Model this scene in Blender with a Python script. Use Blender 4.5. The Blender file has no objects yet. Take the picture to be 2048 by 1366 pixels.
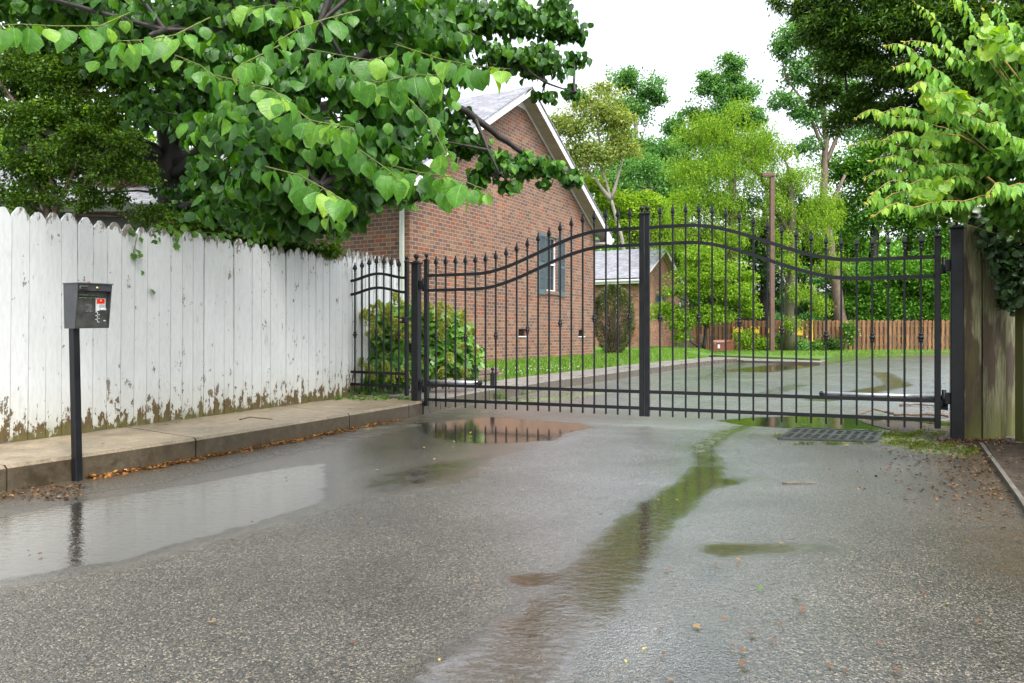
import bpy, bmesh, math, random
import numpy as np
from mathutils import Vector, Matrix
R = math.radians
random.seed(7)
rng = np.random.default_rng(11)
scene = bpy.context.scene
COL = scene.collection

# ------------------------------------------------------------------ camera, sky, sun, exposure
F, HZ, CZ = 1500.0, 670.0, 1.0            # focal length in photo pixels, horizon row, eye height
cd = bpy.data.cameras.new('Camera')
cam = bpy.data.objects.new('Camera', cd); COL.objects.link(cam)
cam.location = (0, 0, CZ); cam.rotation_euler = (R(90), 0, 0)
cd.sensor_width = 36; cd.lens = F/2048*36
cd.shift_y = (HZ-683)/2048
cd.clip_start = .05; cd.clip_end = 3000
scene.camera = cam
scene.render.resolution_x = 1024; scene.render.resolution_y = 683

w = bpy.data.worlds.new("World"); scene.world = w; w.use_nodes = True
wn = w.node_tree.nodes; wl = w.node_tree.links
bg = wn['Background']
sky = wn.new('ShaderNodeTexSky'); sky.sky_type = 'NISHITA'; sky.sun_disc = False
SUN_EL, SUN_AZ = R(58), R(150)            # azimuth from +Y towards +X: over the right shoulder
sky.sun_elevation = SUN_EL; sky.sun_rotation = SUN_AZ
sky.air_density = 1.2; sky.dust_density = 4.0; sky.ozone_density = 1.0
hs = wn.new('ShaderNodeHueSaturation'); hs.inputs['Saturation'].default_value = .30
hs.inputs['Value'].default_value = 1.55
wl.new(sky.outputs[0], hs.inputs['Color']); wl.new(hs.outputs[0], bg.inputs[0])
bg.inputs[1].default_value = .15

sd = bpy.data.lights.new('Sun', 'SUN'); sd.energy = 1.0; sd.angle = R(16); sd.color = (1, .96, .9)
sun = bpy.data.objects.new('Sun', sd); COL.objects.link(sun)
sdir = Vector((math.sin(SUN_AZ)*math.cos(SUN_EL), math.cos(SUN_AZ)*math.cos(SUN_EL), math.sin(SUN_EL)))
sun.rotation_euler = sdir.to_track_quat('Z', 'Y').to_euler(); sun.location = (4, -6, 20)

scene.view_settings.view_transform = 'Standard'; scene.view_settings.look = 'None'
scene.view_settings.gamma = 1; scene.view_settings.exposure = 1.0
scene.cycles.use_denoising = True; scene.cycles.use_adaptive_sampling = False
try: scene.cycles.denoiser = 'OPENIMAGEDENOISE'
except Exception: pass
scene.cycles.max_bounces = 7; scene.cycles.transmission_bounces = 4; scene.cycles.transparent_max_bounces = 6
scene.cycles.caustics_reflective = False; scene.cycles.caustics_refractive = False

# ------------------------------------------------------------------ helpers
def P(px, py, Y):                          # photo pixel at a depth -> point
    return Vector(((px-1024)/F*Y, Y, CZ-(py-HZ)/F*Y))
def G(px, py, z=0.):                       # photo pixel on a level plane -> point
    Y = (CZ-z)*F/(py-HZ); return Vector(((px-1024)/F*Y, Y, z))

def tag(o, label=None, cat=None, group=None, kind=None):
    if label: o['label'] = label
    if cat: o['category'] = cat
    if group: o['group'] = group
    if kind: o['kind'] = kind
    return o
def thing(name, label, cat, loc=(0,0,0), rotz=0, group=None):
    o = bpy.data.objects.new(name, None); COL.objects.link(o)
    o.empty_display_size = .1
    o.location = loc; o.rotation_euler = (0, 0, rotz)
    return tag(o, label, cat, group)
def origin(o):
    v = Vector((0,0,0))
    while o is not None: v += Vector(o.location); o = o.parent
    return v
def link(name, me, mat=None, parent=None):
    o = bpy.data.objects.new(name, me); COL.objects.link(o)
    if mat is not None and not me.materials: me.materials.append(mat)
    if parent is not None: o.parent = parent
    return o
def dup(o, parent=None):
    c = o.copy(); COL.objects.link(c); c.parent = parent
    for ch in list(o.children): dup(ch, c)
    return c

class MB:
    """collects boxes, tubes, lathes and prisms, then links them as one mesh"""
    def __init__(s): s.v = []; s.f = []; s.uv = {}; s.sm = set()
    def add(s, vs, fs, smooth=False):
        n = len(s.v); s.v += [tuple(v) for v in vs]
        for f in fs:
            if smooth: s.sm.add(len(s.f))
            s.f.append(tuple(i+n for i in f))
    def box(s, c, d, rz=0, rx=0, ry=0):
        m = Matrix.Rotation(rz,3,'Z') @ Matrix.Rotation(ry,3,'Y') @ Matrix.Rotation(rx,3,'X')
        c = Vector(c); h = Vector(d)/2
        vs = [c + m @ Vector((h.x*a, h.y*b, h.z*e)) for a in (-1,1) for b in (-1,1) for e in (-1,1)]
        s.add(vs, [(0,1,3,2),(4,6,7,5),(0,4,5,1),(2,3,7,6),(0,2,6,4),(1,5,7,3)])
        return s
    def bbox(s, c, d, b=.004, rz=0):       # box with chamfered vertical and horizontal edges
        m = Matrix.Rotation(rz,3,'Z'); c = Vector(c); x,y,z = (q/2 for q in d)
        def ring(xx,yy,zz):
            bb=min(b,xx*.4,yy*.4)
            return [(-xx+bb,-yy,zz),(xx-bb,-yy,zz),(xx,-yy+bb,zz),(xx,yy-bb,zz),(xx-bb,yy,zz),(-xx+bb,yy,zz),(-xx,yy-bb,zz),(-xx,-yy+bb,zz)]
        rs = [ring(x-b,y-b,-z), ring(x,y,-z+b), ring(x,y,z-b), ring(x-b,y-b,z)]
        vs = [c + m @ Vector(p) for r in rs for p in r]
        fs = [tuple(range(7,-1,-1)), tuple(range(24,32))]
        for k in range(3):
            for i in range(8):
                j=(i+1)%8; fs.append((k*8+i, k*8+j, k*8+8+j, k*8+8+i))
        s.add(vs, fs); return s
    def tube(s, pts, rad, n=8, cap=True, smooth=True):
        pts = [Vector(p) for p in pts]
        if not hasattr(rad, '__len__'): rad = [rad]*len(pts)
        vs = []; up = Vector((0,0,1)); prev = None
        for i,p in enumerate(pts):
            t = (pts[min(i+1,len(pts)-1)] - pts[max(i-1,0)])
            t = t.normalized() if t.length > 1e-9 else Vector((0,0,1))
            if prev is None:
                a = t.cross(up if abs(t.z) < .95 else Vector((1,0,0))).normalized()
            else:
                a = (prev - t*prev.dot(t)).normalized()
            prev = a; b = t.cross(a)
            for k in range(n):
                q = 2*math.pi*k/n
                vs.append(p + (a*math.cos(q)+b*math.sin(q))*rad[i])
        fs = []
        for i in range(len(pts)-1):
            for k in range(n):
                j=(k+1)%n; fs.append((i*n+k, i*n+j, (i+1)*n+j, (i+1)*n+k))
        if cap: fs += [tuple(range(n-1,-1,-1)), tuple(range((len(pts)-1)*n, len(pts)*n))]
        s.add(vs, fs, smooth); return s
    def bar(s, pts, wd, ht, side=None):    # rectangular section swept along a path; wd sideways, ht upwards
        pts = [Vector(p) for p in pts]; vs=[]
        for i,p in enumerate(pts):
            t=(pts[min(i+1,len(pts)-1)]-pts[max(i-1,0)]).normalized()
            sd_=Vector(side).normalized() if side else t.cross(Vector((0,0,1))).normalized()
            up=sd_.cross(t).normalized()
            if up.z<0: up=-up
            for a,b in ((-1,-1),(1,-1),(1,1),(-1,1)): vs.append(p+sd_*wd/2*a+up*ht/2*b)
        fs=[(3,2,1,0), tuple(len(vs)-4+k for k in range(4))]
        for i in range(len(pts)-1):
            for k in range(4):
                j=(k+1)%4; fs.append((i*4+k,i*4+j,i*4+4+j,i*4+4+k))
        s.add(vs,fs); return s
    def lathe(s, prof, c=(0,0,0), n=16, smooth=True, flat=False):
        c=Vector(c); vs=[]; fs=[]
        for r,z in prof:
            for k in range(n):
                q=2*math.pi*(k+.5)/n; vs.append(c+Vector((r*math.cos(q), r*math.sin(q), z)))
        for i in range(len(prof)-1):
            for k in range(n):
                j=(k+1)%n; fs.append((i*n+k,i*n+j,i*n+n+j,i*n+n+k))
        fs += [tuple(range(n-1,-1,-1)), tuple(range((len(prof)-1)*n,len(prof)*n))]
        s.add(vs,fs,smooth and not flat); return s
    def ball(s, c, r, n=14):
        prof=[(max(r*math.sin(math.pi*i/9),1e-4), -r*math.cos(math.pi*i/9)) for i in range(10)]
        return s.lathe(prof, c, n)
    def prism(s, poly, z0, z1):            # plan outline between two heights
        n=len(poly); vs=[(p[0],p[1],z0) for p in poly]+[(p[0],p[1],z1) for p in poly]
        a=sum(poly[i][0]*poly[(i+1)%n][1]-poly[(i+1)%n][0]*poly[i][1] for i in range(n))
        fs=[tuple(range(n-1,-1,-1)),tuple(range(n,2*n))]+[(i,(i+1)%n,n+(i+1)%n,n+i) for i in range(n)]
        if a<0: fs=[tuple(reversed(f)) for f in fs]
        s.add(vs,fs); return s
    def solid(s, poly, thick):             # 3D planar outline extruded by a vector
        n=len(poly); poly=[Vector(p) for p in poly]; t=Vector(thick)
        vs=poly+[p+t for p in poly]
        fs=[tuple(range(n-1,-1,-1)),tuple(range(n,2*n))]+[(i,(i+1)%n,n+(i+1)%n,n+i) for i in range(n)]
        nn=(poly[1]-poly[0]).cross(poly[2]-poly[0])
        if nn.dot(t)<0: fs=[tuple(reversed(f)) for f in fs]
        s.add(vs,fs); return s
    def build(s, name, mat, parent=None, local=False, uv=None):
        off = Vector((0,0,0)) if (parent is None or local) else origin(parent)
        me = bpy.data.meshes.new(name)
        me.from_pydata([(v[0]-off.x, v[1]-off.y, v[2]-off.z) for v in s.v], [], s.f)
        if s.sm:
            fl=[False]*len(s.f)
            for i in s.sm: fl[i]=True
            me.polygons.foreach_set('use_smooth', fl)
        if uv is not None:
            ul = me.uv_layers.new(name='UVMap')
            for l in me.loops:
                ul.data[l.index].uv = uv(Vector(s.v[l.vertex_index]))
        me.update()
        return link(name, me, mat, parent)

def npmesh(name, V, Fl, mat, parent=None, attrs=None, smooth=False, local=False):
    """V (N,3); Fl list of int arrays (M,k)"""
    if parent is not None and not local:
        V = V - np.array(origin(parent))[None,:]
    me = bpy.data.meshes.new(name)
    me.vertices.add(len(V)); me.vertices.foreach_set('co', np.ascontiguousarray(V, dtype=np.float32).ravel())
    loops = np.concatenate([f.ravel() for f in Fl]).astype(np.int32)
    tot = np.concatenate([np.full(len(f), f.shape[1]) for f in Fl]).astype(np.int32)
    start = np.concatenate([[0], np.cumsum(tot)[:-1]]).astype(np.int32)
    me.loops.add(len(loops)); me.loops.foreach_set('vertex_index', loops)
    me.polygons.add(len(tot)); me.polygons.foreach_set('loop_start', start)
    try: me.polygons.foreach_set('loop_total', tot)
    except Exception: pass
    if smooth: me.polygons.foreach_set('use_smooth', np.ones(len(tot), dtype=bool))
    for k,a in (attrs or {}).items():
        at = me.attributes.new(k, 'FLOAT', 'POINT'); at.data.foreach_set('value', np.ascontiguousarray(a, dtype=np.float32))
    me.update(calc_edges=True); me.validate()
    return link(name, me, mat, parent)

# leaf templates: (verts, [faces...]) ; x width, y length, z normal
def heart_t(wd=.5, fold=.42, droop=.30, wedge=False):
    m=[(0,0),(0,.22),(0,.5),(0,.78),(0,1.04)]
    o=[(.13,.03),(.37,.30),(.50,.60),(.33,.87)] if wedge else [(.30,-.07),(.50,.22),(.46,.5),(.24,.80)]
    vs=[(x,y,-droop*y*y) for x,y in m]
    for sgn in (1,-1):
        for x,y in o: vs.append((sgn*x*wd/.5, y, fold*x - droop*y*y))
    f4=[];f3=[]
    for b,sg in ((5,1),(9,-1)):
        q=[(0,b,b+1,1),(1,b+1,b+2,2),(2,b+2,b+3,3)]; t=[(3,b+3,4)]
        if sg<0: q=[tuple(reversed(k)) for k in q]; t=[tuple(reversed(k)) for k in t]
        f4+=q; f3+=t
    return np.array(vs,float), [np.array(f4), np.array(f3)]
def diamond_t(wd=.35, fold=.3, y0=.45):
    vs=[(0,0,0),(wd,y0,fold*wd),(0,1,-.1),(-wd,y0,fold*wd)]
    return np.array(vs,float), [np.array([(0,1,2),(0,2,3)])]
def lens_t(wd=.28, fold=.3):
    vs=[(0,0,0),(wd*.8,.25,fold*wd),(wd,.5,fold*wd-.03),(0,1.05,-.18),(-wd,.5,fold*wd-.03),(-wd*.8,.25,fold*wd),(0,.5,-.03)]
    return np.array(vs,float), [np.array([(0,1,2,6),(6,4,5,0)]), np.array([(6,2,3),(6,3,4)])]
def round_t():
    vs=[(0,.5,-.03)]+[(.5*math.sin(2*math.pi*k/8), .5-.5*math.cos(2*math.pi*k/8), .04*abs(math.sin(2*math.pi*k/8))) for k in range(8)]
    return np.array(vs,float), [np.array([(0,1+k,1+(k+1)%8) for k in range(8)])]
def lobed_t():
    o=[(0,0),(.18,-.05),(.42,.1),(.36,.24),(.52,.45),(.30,.50),(.26,.72),(.12,.70),(0,1.05)]
    vs=[(0,.4,-.04)]+[(x,y,.18*abs(x)-.15*y*y) for x,y in o]+[(-x,y,.18*abs(x)-.15*y*y) for x,y in o[-2:0:-1]]
    n=len(vs)-1
    return np.array(vs,float), [np.array([(0,1+(k+1)%n,1+k) for k in range(n)])]

def unit(a): return a/np.maximum(np.linalg.norm(a,axis=1,keepdims=True),1e-9)
def leaves(name, tpl, pos, d, nrm, size, mat, parent=None, var=None):
    tpls = tpl if isinstance(tpl, list) else [tpl]
    pos=np.asarray(pos,float); d=unit(np.asarray(d,float)); nrm=np.asarray(nrm,float); n=len(pos)
    x=unit(np.cross(d,nrm)); z=np.cross(x,d)
    size=np.broadcast_to(np.asarray(size,float),(n,))
    if var is None: var=rng.random(n)
    pick=rng.integers(0,len(tpls),n); Vs=[]; Fs={}; A=[]; LX_=[]; LY_=[]; base=0
    for ti,(tv,tf) in enumerate(tpls):
        m=pick==ti; k=len(tv); c=int(m.sum())
        if not c: continue
        Vs.append((pos[m][:,None,:]+size[m][:,None,None]*(tv[None,:,0:1]*x[m][:,None,:]+tv[None,:,1:2]*d[m][:,None,:]+tv[None,:,2:3]*z[m][:,None,:])).reshape(-1,3))
        for f in tf: Fs.setdefault(f.shape[1],[]).append((f[None,:,:]+(np.arange(c)*k)[:,None,None]).reshape(-1,f.shape[1])+base)
        A.append(np.repeat(var[m],k)); LX_.append(np.tile(tv[:,0],c)); LY_.append(np.tile(tv[:,1],c)); base+=c*k
    return npmesh(name, np.concatenate(Vs), [np.concatenate(v) for v in Fs.values()], mat, parent, {'var':np.concatenate(A),'lx':np.concatenate(LX_),'ly':np.concatenate(LY_)}, smooth=True)

def cloud(c, r, n, nsub=9, flat=.7, tight=.38):
    """points of a foliage clump: several sub-clumps inside an ellipsoid"""
    c=np.array(c); r=np.array(r) if hasattr(r,'__len__') else np.array([r,r,r*.85])
    u=rng.normal(size=(nsub,3)); u=unit(u)*(rng.random((nsub,1))**.45)*.85
    idx=rng.integers(0,nsub,n)
    sp=np.clip(rng.normal(size=(n,3)),-1.7,1.7)*np.array([1,1,flat])*tight*(.6+.8*rng.random(nsub))[idx][:,None]
    q=u[idx]+sp
    return c+q*r, q

# ------------------------------------------------------------------ materials
def mat(name):
    m=bpy.data.materials.new(name); m.use_nodes=True
    return m, m.node_tree.nodes, m.node_tree.links, m.node_tree.nodes['Principled BSDF']
def node(ns, t, **k):
    n=ns.new(t)
    for a,b in k.items(): setattr(n,a,b)
    return n
def noise(ns, ls, vec, scale, detail=4, rough=.55, dist=0):
    n=ns.new('ShaderNodeTexNoise'); n.inputs['Scale'].default_value=scale; n.inputs['Detail'].default_value=detail
    n.inputs['Roughness'].default_value=rough; n.inputs['Distortion'].default_value=dist
    if vec is not None: ls.new(vec, n.inputs['Vector'])
    return n.outputs['Fac']
def ramp(ns, ls, fac, stops, interp='LINEAR'):
    r=ns.new('ShaderNodeValToRGB'); r.color_ramp.interpolation=interp
    e=r.color_ramp.elements
    while len(e)<len(stops): e.new(.5)
    for el,(p,c) in zip(e,stops):
        el.position=p; el.color=(c,c,c,1) if not hasattr(c,'__len__') else (*c,1)
    ls.new(fac, r.inputs[0]); return r.outputs[0]
def math_(ns, ls, op, a, b=None, clamp=False):
    n=ns.new('ShaderNodeMath'); n.operation=op; n.use_clamp=clamp
    for i,q in enumerate((a,b)):
        if q is None: continue
        if isinstance(q,(int,float)): n.inputs[i].default_value=q
        else: ls.new(q, n.inputs[i])
    return n.outputs[0]
def mix(ns, ls, fac, a, b, blend='MIX'):
    n=ns.new('ShaderNodeMix'); n.data_type='RGBA'; n.blend_type=blend
    if isinstance(fac,(int,float)): n.inputs[0].default_value=fac
    else: ls.new(fac, n.inputs[0])
    for i,q in ((6,a),(7,b)):
        if hasattr(q,'__len__'): n.inputs[i].default_value=(*q,1)
        else: ls.new(q, n.inputs[i])
    return n.outputs[2]
def bump(ns, ls, h, strength, dist, normal=None):
    b=ns.new('ShaderNodeBump'); b.inputs['Distance'].default_value=dist
    if isinstance(strength,(int,float)): b.inputs['Strength'].default_value=strength
    else: ls.new(strength, b.inputs['Strength'])
    ls.new(h, b.inputs['Height'])
    if normal is not None: ls.new(normal, b.inputs['Normal'])
    return b.outputs[0]
def coords(ns, ls, kind='Object', scale=(1,1,1), loc=(0,0,0), rot=(0,0,0)):
    t=ns.new('ShaderNodeTexCoord'); mp=ns.new('ShaderNodeMapping')
    mp.inputs['Scale'].default_value=scale; mp.inputs['Location'].default_value=loc; mp.inputs['Rotation'].default_value=rot
    ls.new(t.outputs[kind], mp.inputs[0]); return mp.outputs[0]
def attr(ns, name):
    a=ns.new('ShaderNodeAttribute'); a.attribute_name=name; return a.outputs['Fac']

def simple(name, col, rough=.5, metal=0, nscale=0, namp=.25, bscale=0, bstr=.2, bdist=.002):
    m,ns,ls,b=mat(name)
    b.inputs['Base Color'].default_value=(*col,1); b.inputs['Roughness'].default_value=rough; b.inputs['Metallic'].default_value=metal
    v=coords(ns,ls)
    if nscale:
        f=noise(ns,ls,v,nscale,5,.6)
        c=ramp(ns,ls,f,[(.3,tuple(q*(1-namp) for q in col)),(.7,tuple(min(1,q*(1+namp)) for q in col))])
        ls.new(c,b.inputs['Base Color'])
        ls.new(ramp(ns,ls,f,[(.3,max(.02,rough-.12)),(.7,min(1,rough+.12))]), b.inputs['Roughness'])
    if bscale:
        ls.new(bump(ns,ls,noise(ns,ls,v,bscale,3),bstr,bdist),b.inputs['Normal'])
    return m

def leaf_mat(name, dark, mid, light, trans=.35, rough=.38, tcol=None, spec=.5, veins=0.):
    m,ns,ls,b=mat(name)
    c=ramp(ns,ls,attr(ns,'var'),[(.0,dark),(.5,mid),(1,light)])
    if veins:
        ax=math_(ns,ls,'ABSOLUTE',attr(ns,'lx')); ly=attr(ns,'ly')
        mid_=ramp(ns,ls,ax,[(.0,1),(.035,0)])
        fr=math_(ns,ls,'ABSOLUTE',math_(ns,ls,'SUBTRACT',math_(ns,ls,'FRACT',math_(ns,ls,'SUBTRACT',math_(ns,ls,'MULTIPLY',ly,6.),math_(ns,ls,'MULTIPLY',ax,5.))),.5))
        sv=ramp(ns,ls,fr,[(.0,.6),(.09,0)])
        vv_=math_(ns,ls,'MAXIMUM',mid_,sv)
        blot=noise(ns,ls,coords(ns,ls),34,4,.6)
        c=mix(ns,ls,1,c,ramp(ns,ls,blot,[(.3,.72),(.7,1.25)]),'MULTIPLY')
        c=mix(ns,ls,math_(ns,ls,'MULTIPLY',vv_,veins),c,mix(ns,ls,1,c,(2.4,1.9,1.5),'MULTIPLY'))
        ls.new(bump(ns,ls,math_(ns,ls,'SUBTRACT',blot,math_(ns,ls,'MULTIPLY',vv_,.6)),.5,.006),b.inputs['Normal'])
    ls.new(c,b.inputs['Base Color']); b.inputs['Roughness'].default_value=rough
    b.inputs['Specular IOR Level'].default_value=spec
    t=ns.new('ShaderNodeBsdfTranslucent')
    tc=mix(ns,ls,.75,c,tcol or (.30,.55,.03),'MIX') if False else mix(ns,ls,1.0,c,(1.7,1.55,.55),'MULTIPLY')
    ls.new(tc,t.inputs['Color'])
    ms=ns.new('ShaderNodeMixShader'); ms.inputs[0].default_value=trans
    ls.new(b.outputs[0],ms.inputs[1]); ls.new(t.outputs[0],ms.inputs[2])
    ls.new(ms.outputs[0],ns['Material Output'].inputs['Surface'])
    return m

def bark_mat(name, a, b_, sc=14, wet=.6):
    m,ns,ls,b=mat(name)
    v=coords(ns,ls,scale=(1,1,.25)); f=noise(ns,ls,v,sc,6,.65)
    ls.new(ramp(ns,ls,f,[(.3,a),(.7,b_)]),b.inputs['Base Color']); b.inputs['Roughness'].default_value=wet
    ls.new(bump(ns,ls,f,.7,.02),b.inputs['Normal']); return m

def asphalt():
    m,ns,ls,b=mat('wet asphalt')
    v=coords(ns,ls)
    wet=attr(ns,'wet'); pud=attr(ns,'puddle'); moss=attr(ns,'moss'); silt=attr(ns,'silt')
    big=noise(ns,ls,v,1.1,5,.6); med=noise(ns,ls,v,6,6,.65); fine=noise(ns,ls,v,55,4,.7)
    vo=node(ns,'ShaderNodeTexVoronoi'); vo.inputs['Scale'].default_value=165; ls.new(v,vo.inputs['Vector'])
    vo2=node(ns,'ShaderNodeTexVoronoi'); vo2.inputs['Scale'].default_value=58; ls.new(v,vo2.inputs['Vector'])
    # aggregate colours: each stone its own grey
    sep=node(ns,'ShaderNodeSeparateColor'); ls.new(vo.outputs['Color'],sep.inputs[0])
    stone=ramp(ns,ls,sep.outputs[0],[(0,(.016,.0135,.0105)),(.36,(.050,.043,.034)),(.66,(.120,.103,.080)),(.86,(.22,.19,.148)),(1,(.46,.41,.33))])
    huge=noise(ns,ls,v,.33,5,.65,.4)
    tint=mix(ns,ls,1,ramp(ns,ls,big,[(.3,(.66,.64,.60)),(.7,(1.2,1.17,1.12))]),ramp(ns,ls,huge,[(.35,(.72,.69,.64)),(.65,(1.12,1.12,1.12))]),'MULTIPLY')
    c=mix(ns,ls,1,stone,tint,'MULTIPLY')
    ring=ramp(ns,ls,vo.outputs['Distance'],[(.25,1.0),(.7,.35)])
    c=mix(ns,ls,1,c,ring,'MULTIPLY')
    sn=math_(ns,ls,'MULTIPLY',silt,ramp(ns,ls,med,[(.35,.25),(.65,1)]),True)
    c=mix(ns,ls,sn,c,(.095,.066,.034))
    # film of water: threshold of a smooth mask broken by noise
    pn=math_(ns,ls,'ADD',pud,math_(ns,ls,'MULTIPLY',math_(ns,ls,'SUBTRACT',med,.5),.55))
    pm=ramp(ns,ls,pn,[(.40,0),(.66,1)])
    c=mix(ns,ls,1,c,ramp(ns,ls,pn,[(.16,1.),(.36,.5),(.6,.75)]),'MULTIPLY')
    wn_=math_(ns,ls,'ADD',wet,math_(ns,ls,'MULTIPLY',math_(ns,ls,'SUBTRACT',med,.5),.9))
    wm=ramp(ns,ls,wn_,[(.35,0),(.75,1)])
    c=mix(ns,ls,math_(ns,ls,'MULTIPLY',pm,.45),c,(.035,.030,.022))
    mo=ramp(ns,ls,math_(ns,ls,'ADD',moss,math_(ns,ls,'MULTIPLY',math_(ns,ls,'SUBTRACT',med,.5),.9)),[(.45,0),(.6,1)])
    c=mix(ns,ls,mo,c,mix(ns,ls,fine,(.05,.075,.012),(.12,.16,.02)))
    ls.new(c,b.inputs['Base Color'])
    r0=ramp(ns,ls,fine,[(.3,.20),(.7,.38)])
    r=mix(ns,ls,wm,r0,(.13,.13,.13)); r=mix(ns,ls,pm,r,(.025,.025,.025)); r=mix(ns,ls,mo,r,(.9,.9,.9))
    ls.new(r,b.inputs['Roughness']); b.inputs['IOR'].default_value=1.5; b.inputs['Specular IOR Level'].default_value=.9
    h=math_(ns,ls,'ADD',math_(ns,ls,'MULTIPLY',vo.outputs['Distance'],-.55),math_(ns,ls,'ADD',math_(ns,ls,'MULTIPLY',vo2.outputs['Distance'],-.5),math_(ns,ls,'MULTIPLY',fine,.7)))
    st=math_(ns,ls,'SUBTRACT',1,math_(ns,ls,'ADD',math_(ns,ls,'MULTIPLY',wm,.55),pm,True),True)
    st=math_(ns,ls,'MULTIPLY',st,ramp(ns,ls,big,[(.3,.55),(.7,.9)]))
    n1=bump(ns,ls,h,st,.005)
    rip=noise(ns,ls,coords(ns,ls,scale=(1,1.5,1),rot=(0,0,.5)),19,4,.6,.8)
    n2=bump(ns,ls,rip,math_(ns,ls,'ADD',math_(ns,ls,'MULTIPLY',math_(ns,ls,'MULTIPLY',pm,math_(ns,ls,'SUBTRACT',1.75,math_(ns,ls,'MULTIPLY',pud,1.6))),.30),.06),.006,n1)
    ls.new(n2,b.inputs['Normal'])
    ls.new(math_(ns,ls,'SUBTRACT',1,math_(ns,ls,'MULTIPLY',math_(ns,ls,'MULTIPLY',pm,silt),.9)),b.inputs['Coat Weight']); b.inputs['Coat IOR'].default_value=1.5; ls.new(n2,b.inputs['Coat Normal'])
    ls.new(mix(ns,ls,mo,mix(ns,ls,pm,mix(ns,ls,wm,(.34,.34,.34),(.22,.22,.22)),(.02,.02,.02)),(.9,.9,.9)),b.inputs['Coat Roughness'])
    # white gloss over the wet stones; the sheen mask places the sky's reflection
    gl_=ns.new('ShaderNodeBsdfGlossy'); gl_.inputs['Color'].default_value=(.93,.96,1,1); gl_.inputs['Roughness'].default_value=.26
    n3=bump(ns,ls,h,ramp(ns,ls,big,[(.3,.6),(.7,1.)]),.006); ls.new(n3,gl_.inputs['Normal'])
    sh=math_(ns,ls,'MULTIPLY',attr(ns,'sheen'),ramp(ns,ls,big,[(.3,.55),(.65,1.1)]))
    sh=math_(ns,ls,'MULTIPLY',sh,math_(ns,ls,'SUBTRACT',1,math_(ns,ls,'ADD',pm,mo,True),True))
    sh=math_(ns,ls,'MULTIPLY',sh,ramp(ns,ls,vo.outputs['Distance'],[(.1,1.25),(.6,.45)]))
    ms=ns.new('ShaderNodeMixShader'); ls.new(sh,ms.inputs[0]); ls.new(b.outputs[0],ms.inputs[1]); ls.new(gl_.outputs[0],ms.inputs[2])
    ls.new(ms.outputs[0],ns['Material Output'].inputs['Surface'])
    return m

def concrete(name, a, b_, wet=.45, stain=(.07,.055,.035), soff=0., joint=None):
    m,ns,ls,b=mat(name)
    v=coords(ns,ls); f=noise(ns,ls,v,3,6,.65); g=noise(ns,ls,v,70,4,.7)
    c=ramp(ns,ls,f,[(.3,a),(.7,b_)])
    c=mix(ns,ls,.9,c,ramp(ns,ls,g,[(.3,.5),(.7,1.2)]),'MULTIPLY'); c=mix(ns,ls,1,c,ramp(ns,ls,noise(ns,ls,v,14,5,.7),[(.3,.72),(.7,1.15)]),'MULTIPLY')
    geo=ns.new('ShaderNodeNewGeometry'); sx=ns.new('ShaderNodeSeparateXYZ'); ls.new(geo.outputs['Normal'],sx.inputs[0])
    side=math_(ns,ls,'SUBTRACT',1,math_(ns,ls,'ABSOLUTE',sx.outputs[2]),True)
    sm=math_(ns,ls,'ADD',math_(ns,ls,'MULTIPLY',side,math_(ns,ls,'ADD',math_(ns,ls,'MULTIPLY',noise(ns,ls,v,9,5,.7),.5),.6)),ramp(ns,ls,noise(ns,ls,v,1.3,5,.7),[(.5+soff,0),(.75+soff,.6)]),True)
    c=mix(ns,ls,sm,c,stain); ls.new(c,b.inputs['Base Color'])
    ls.new(ramp(ns,ls,f,[(.3,wet-.2),(.7,wet+.2)]),b.inputs['Roughness'])
    ls.new(bump(ns,ls,g,.5,.004),b.inputs['Normal']); return m

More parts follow.
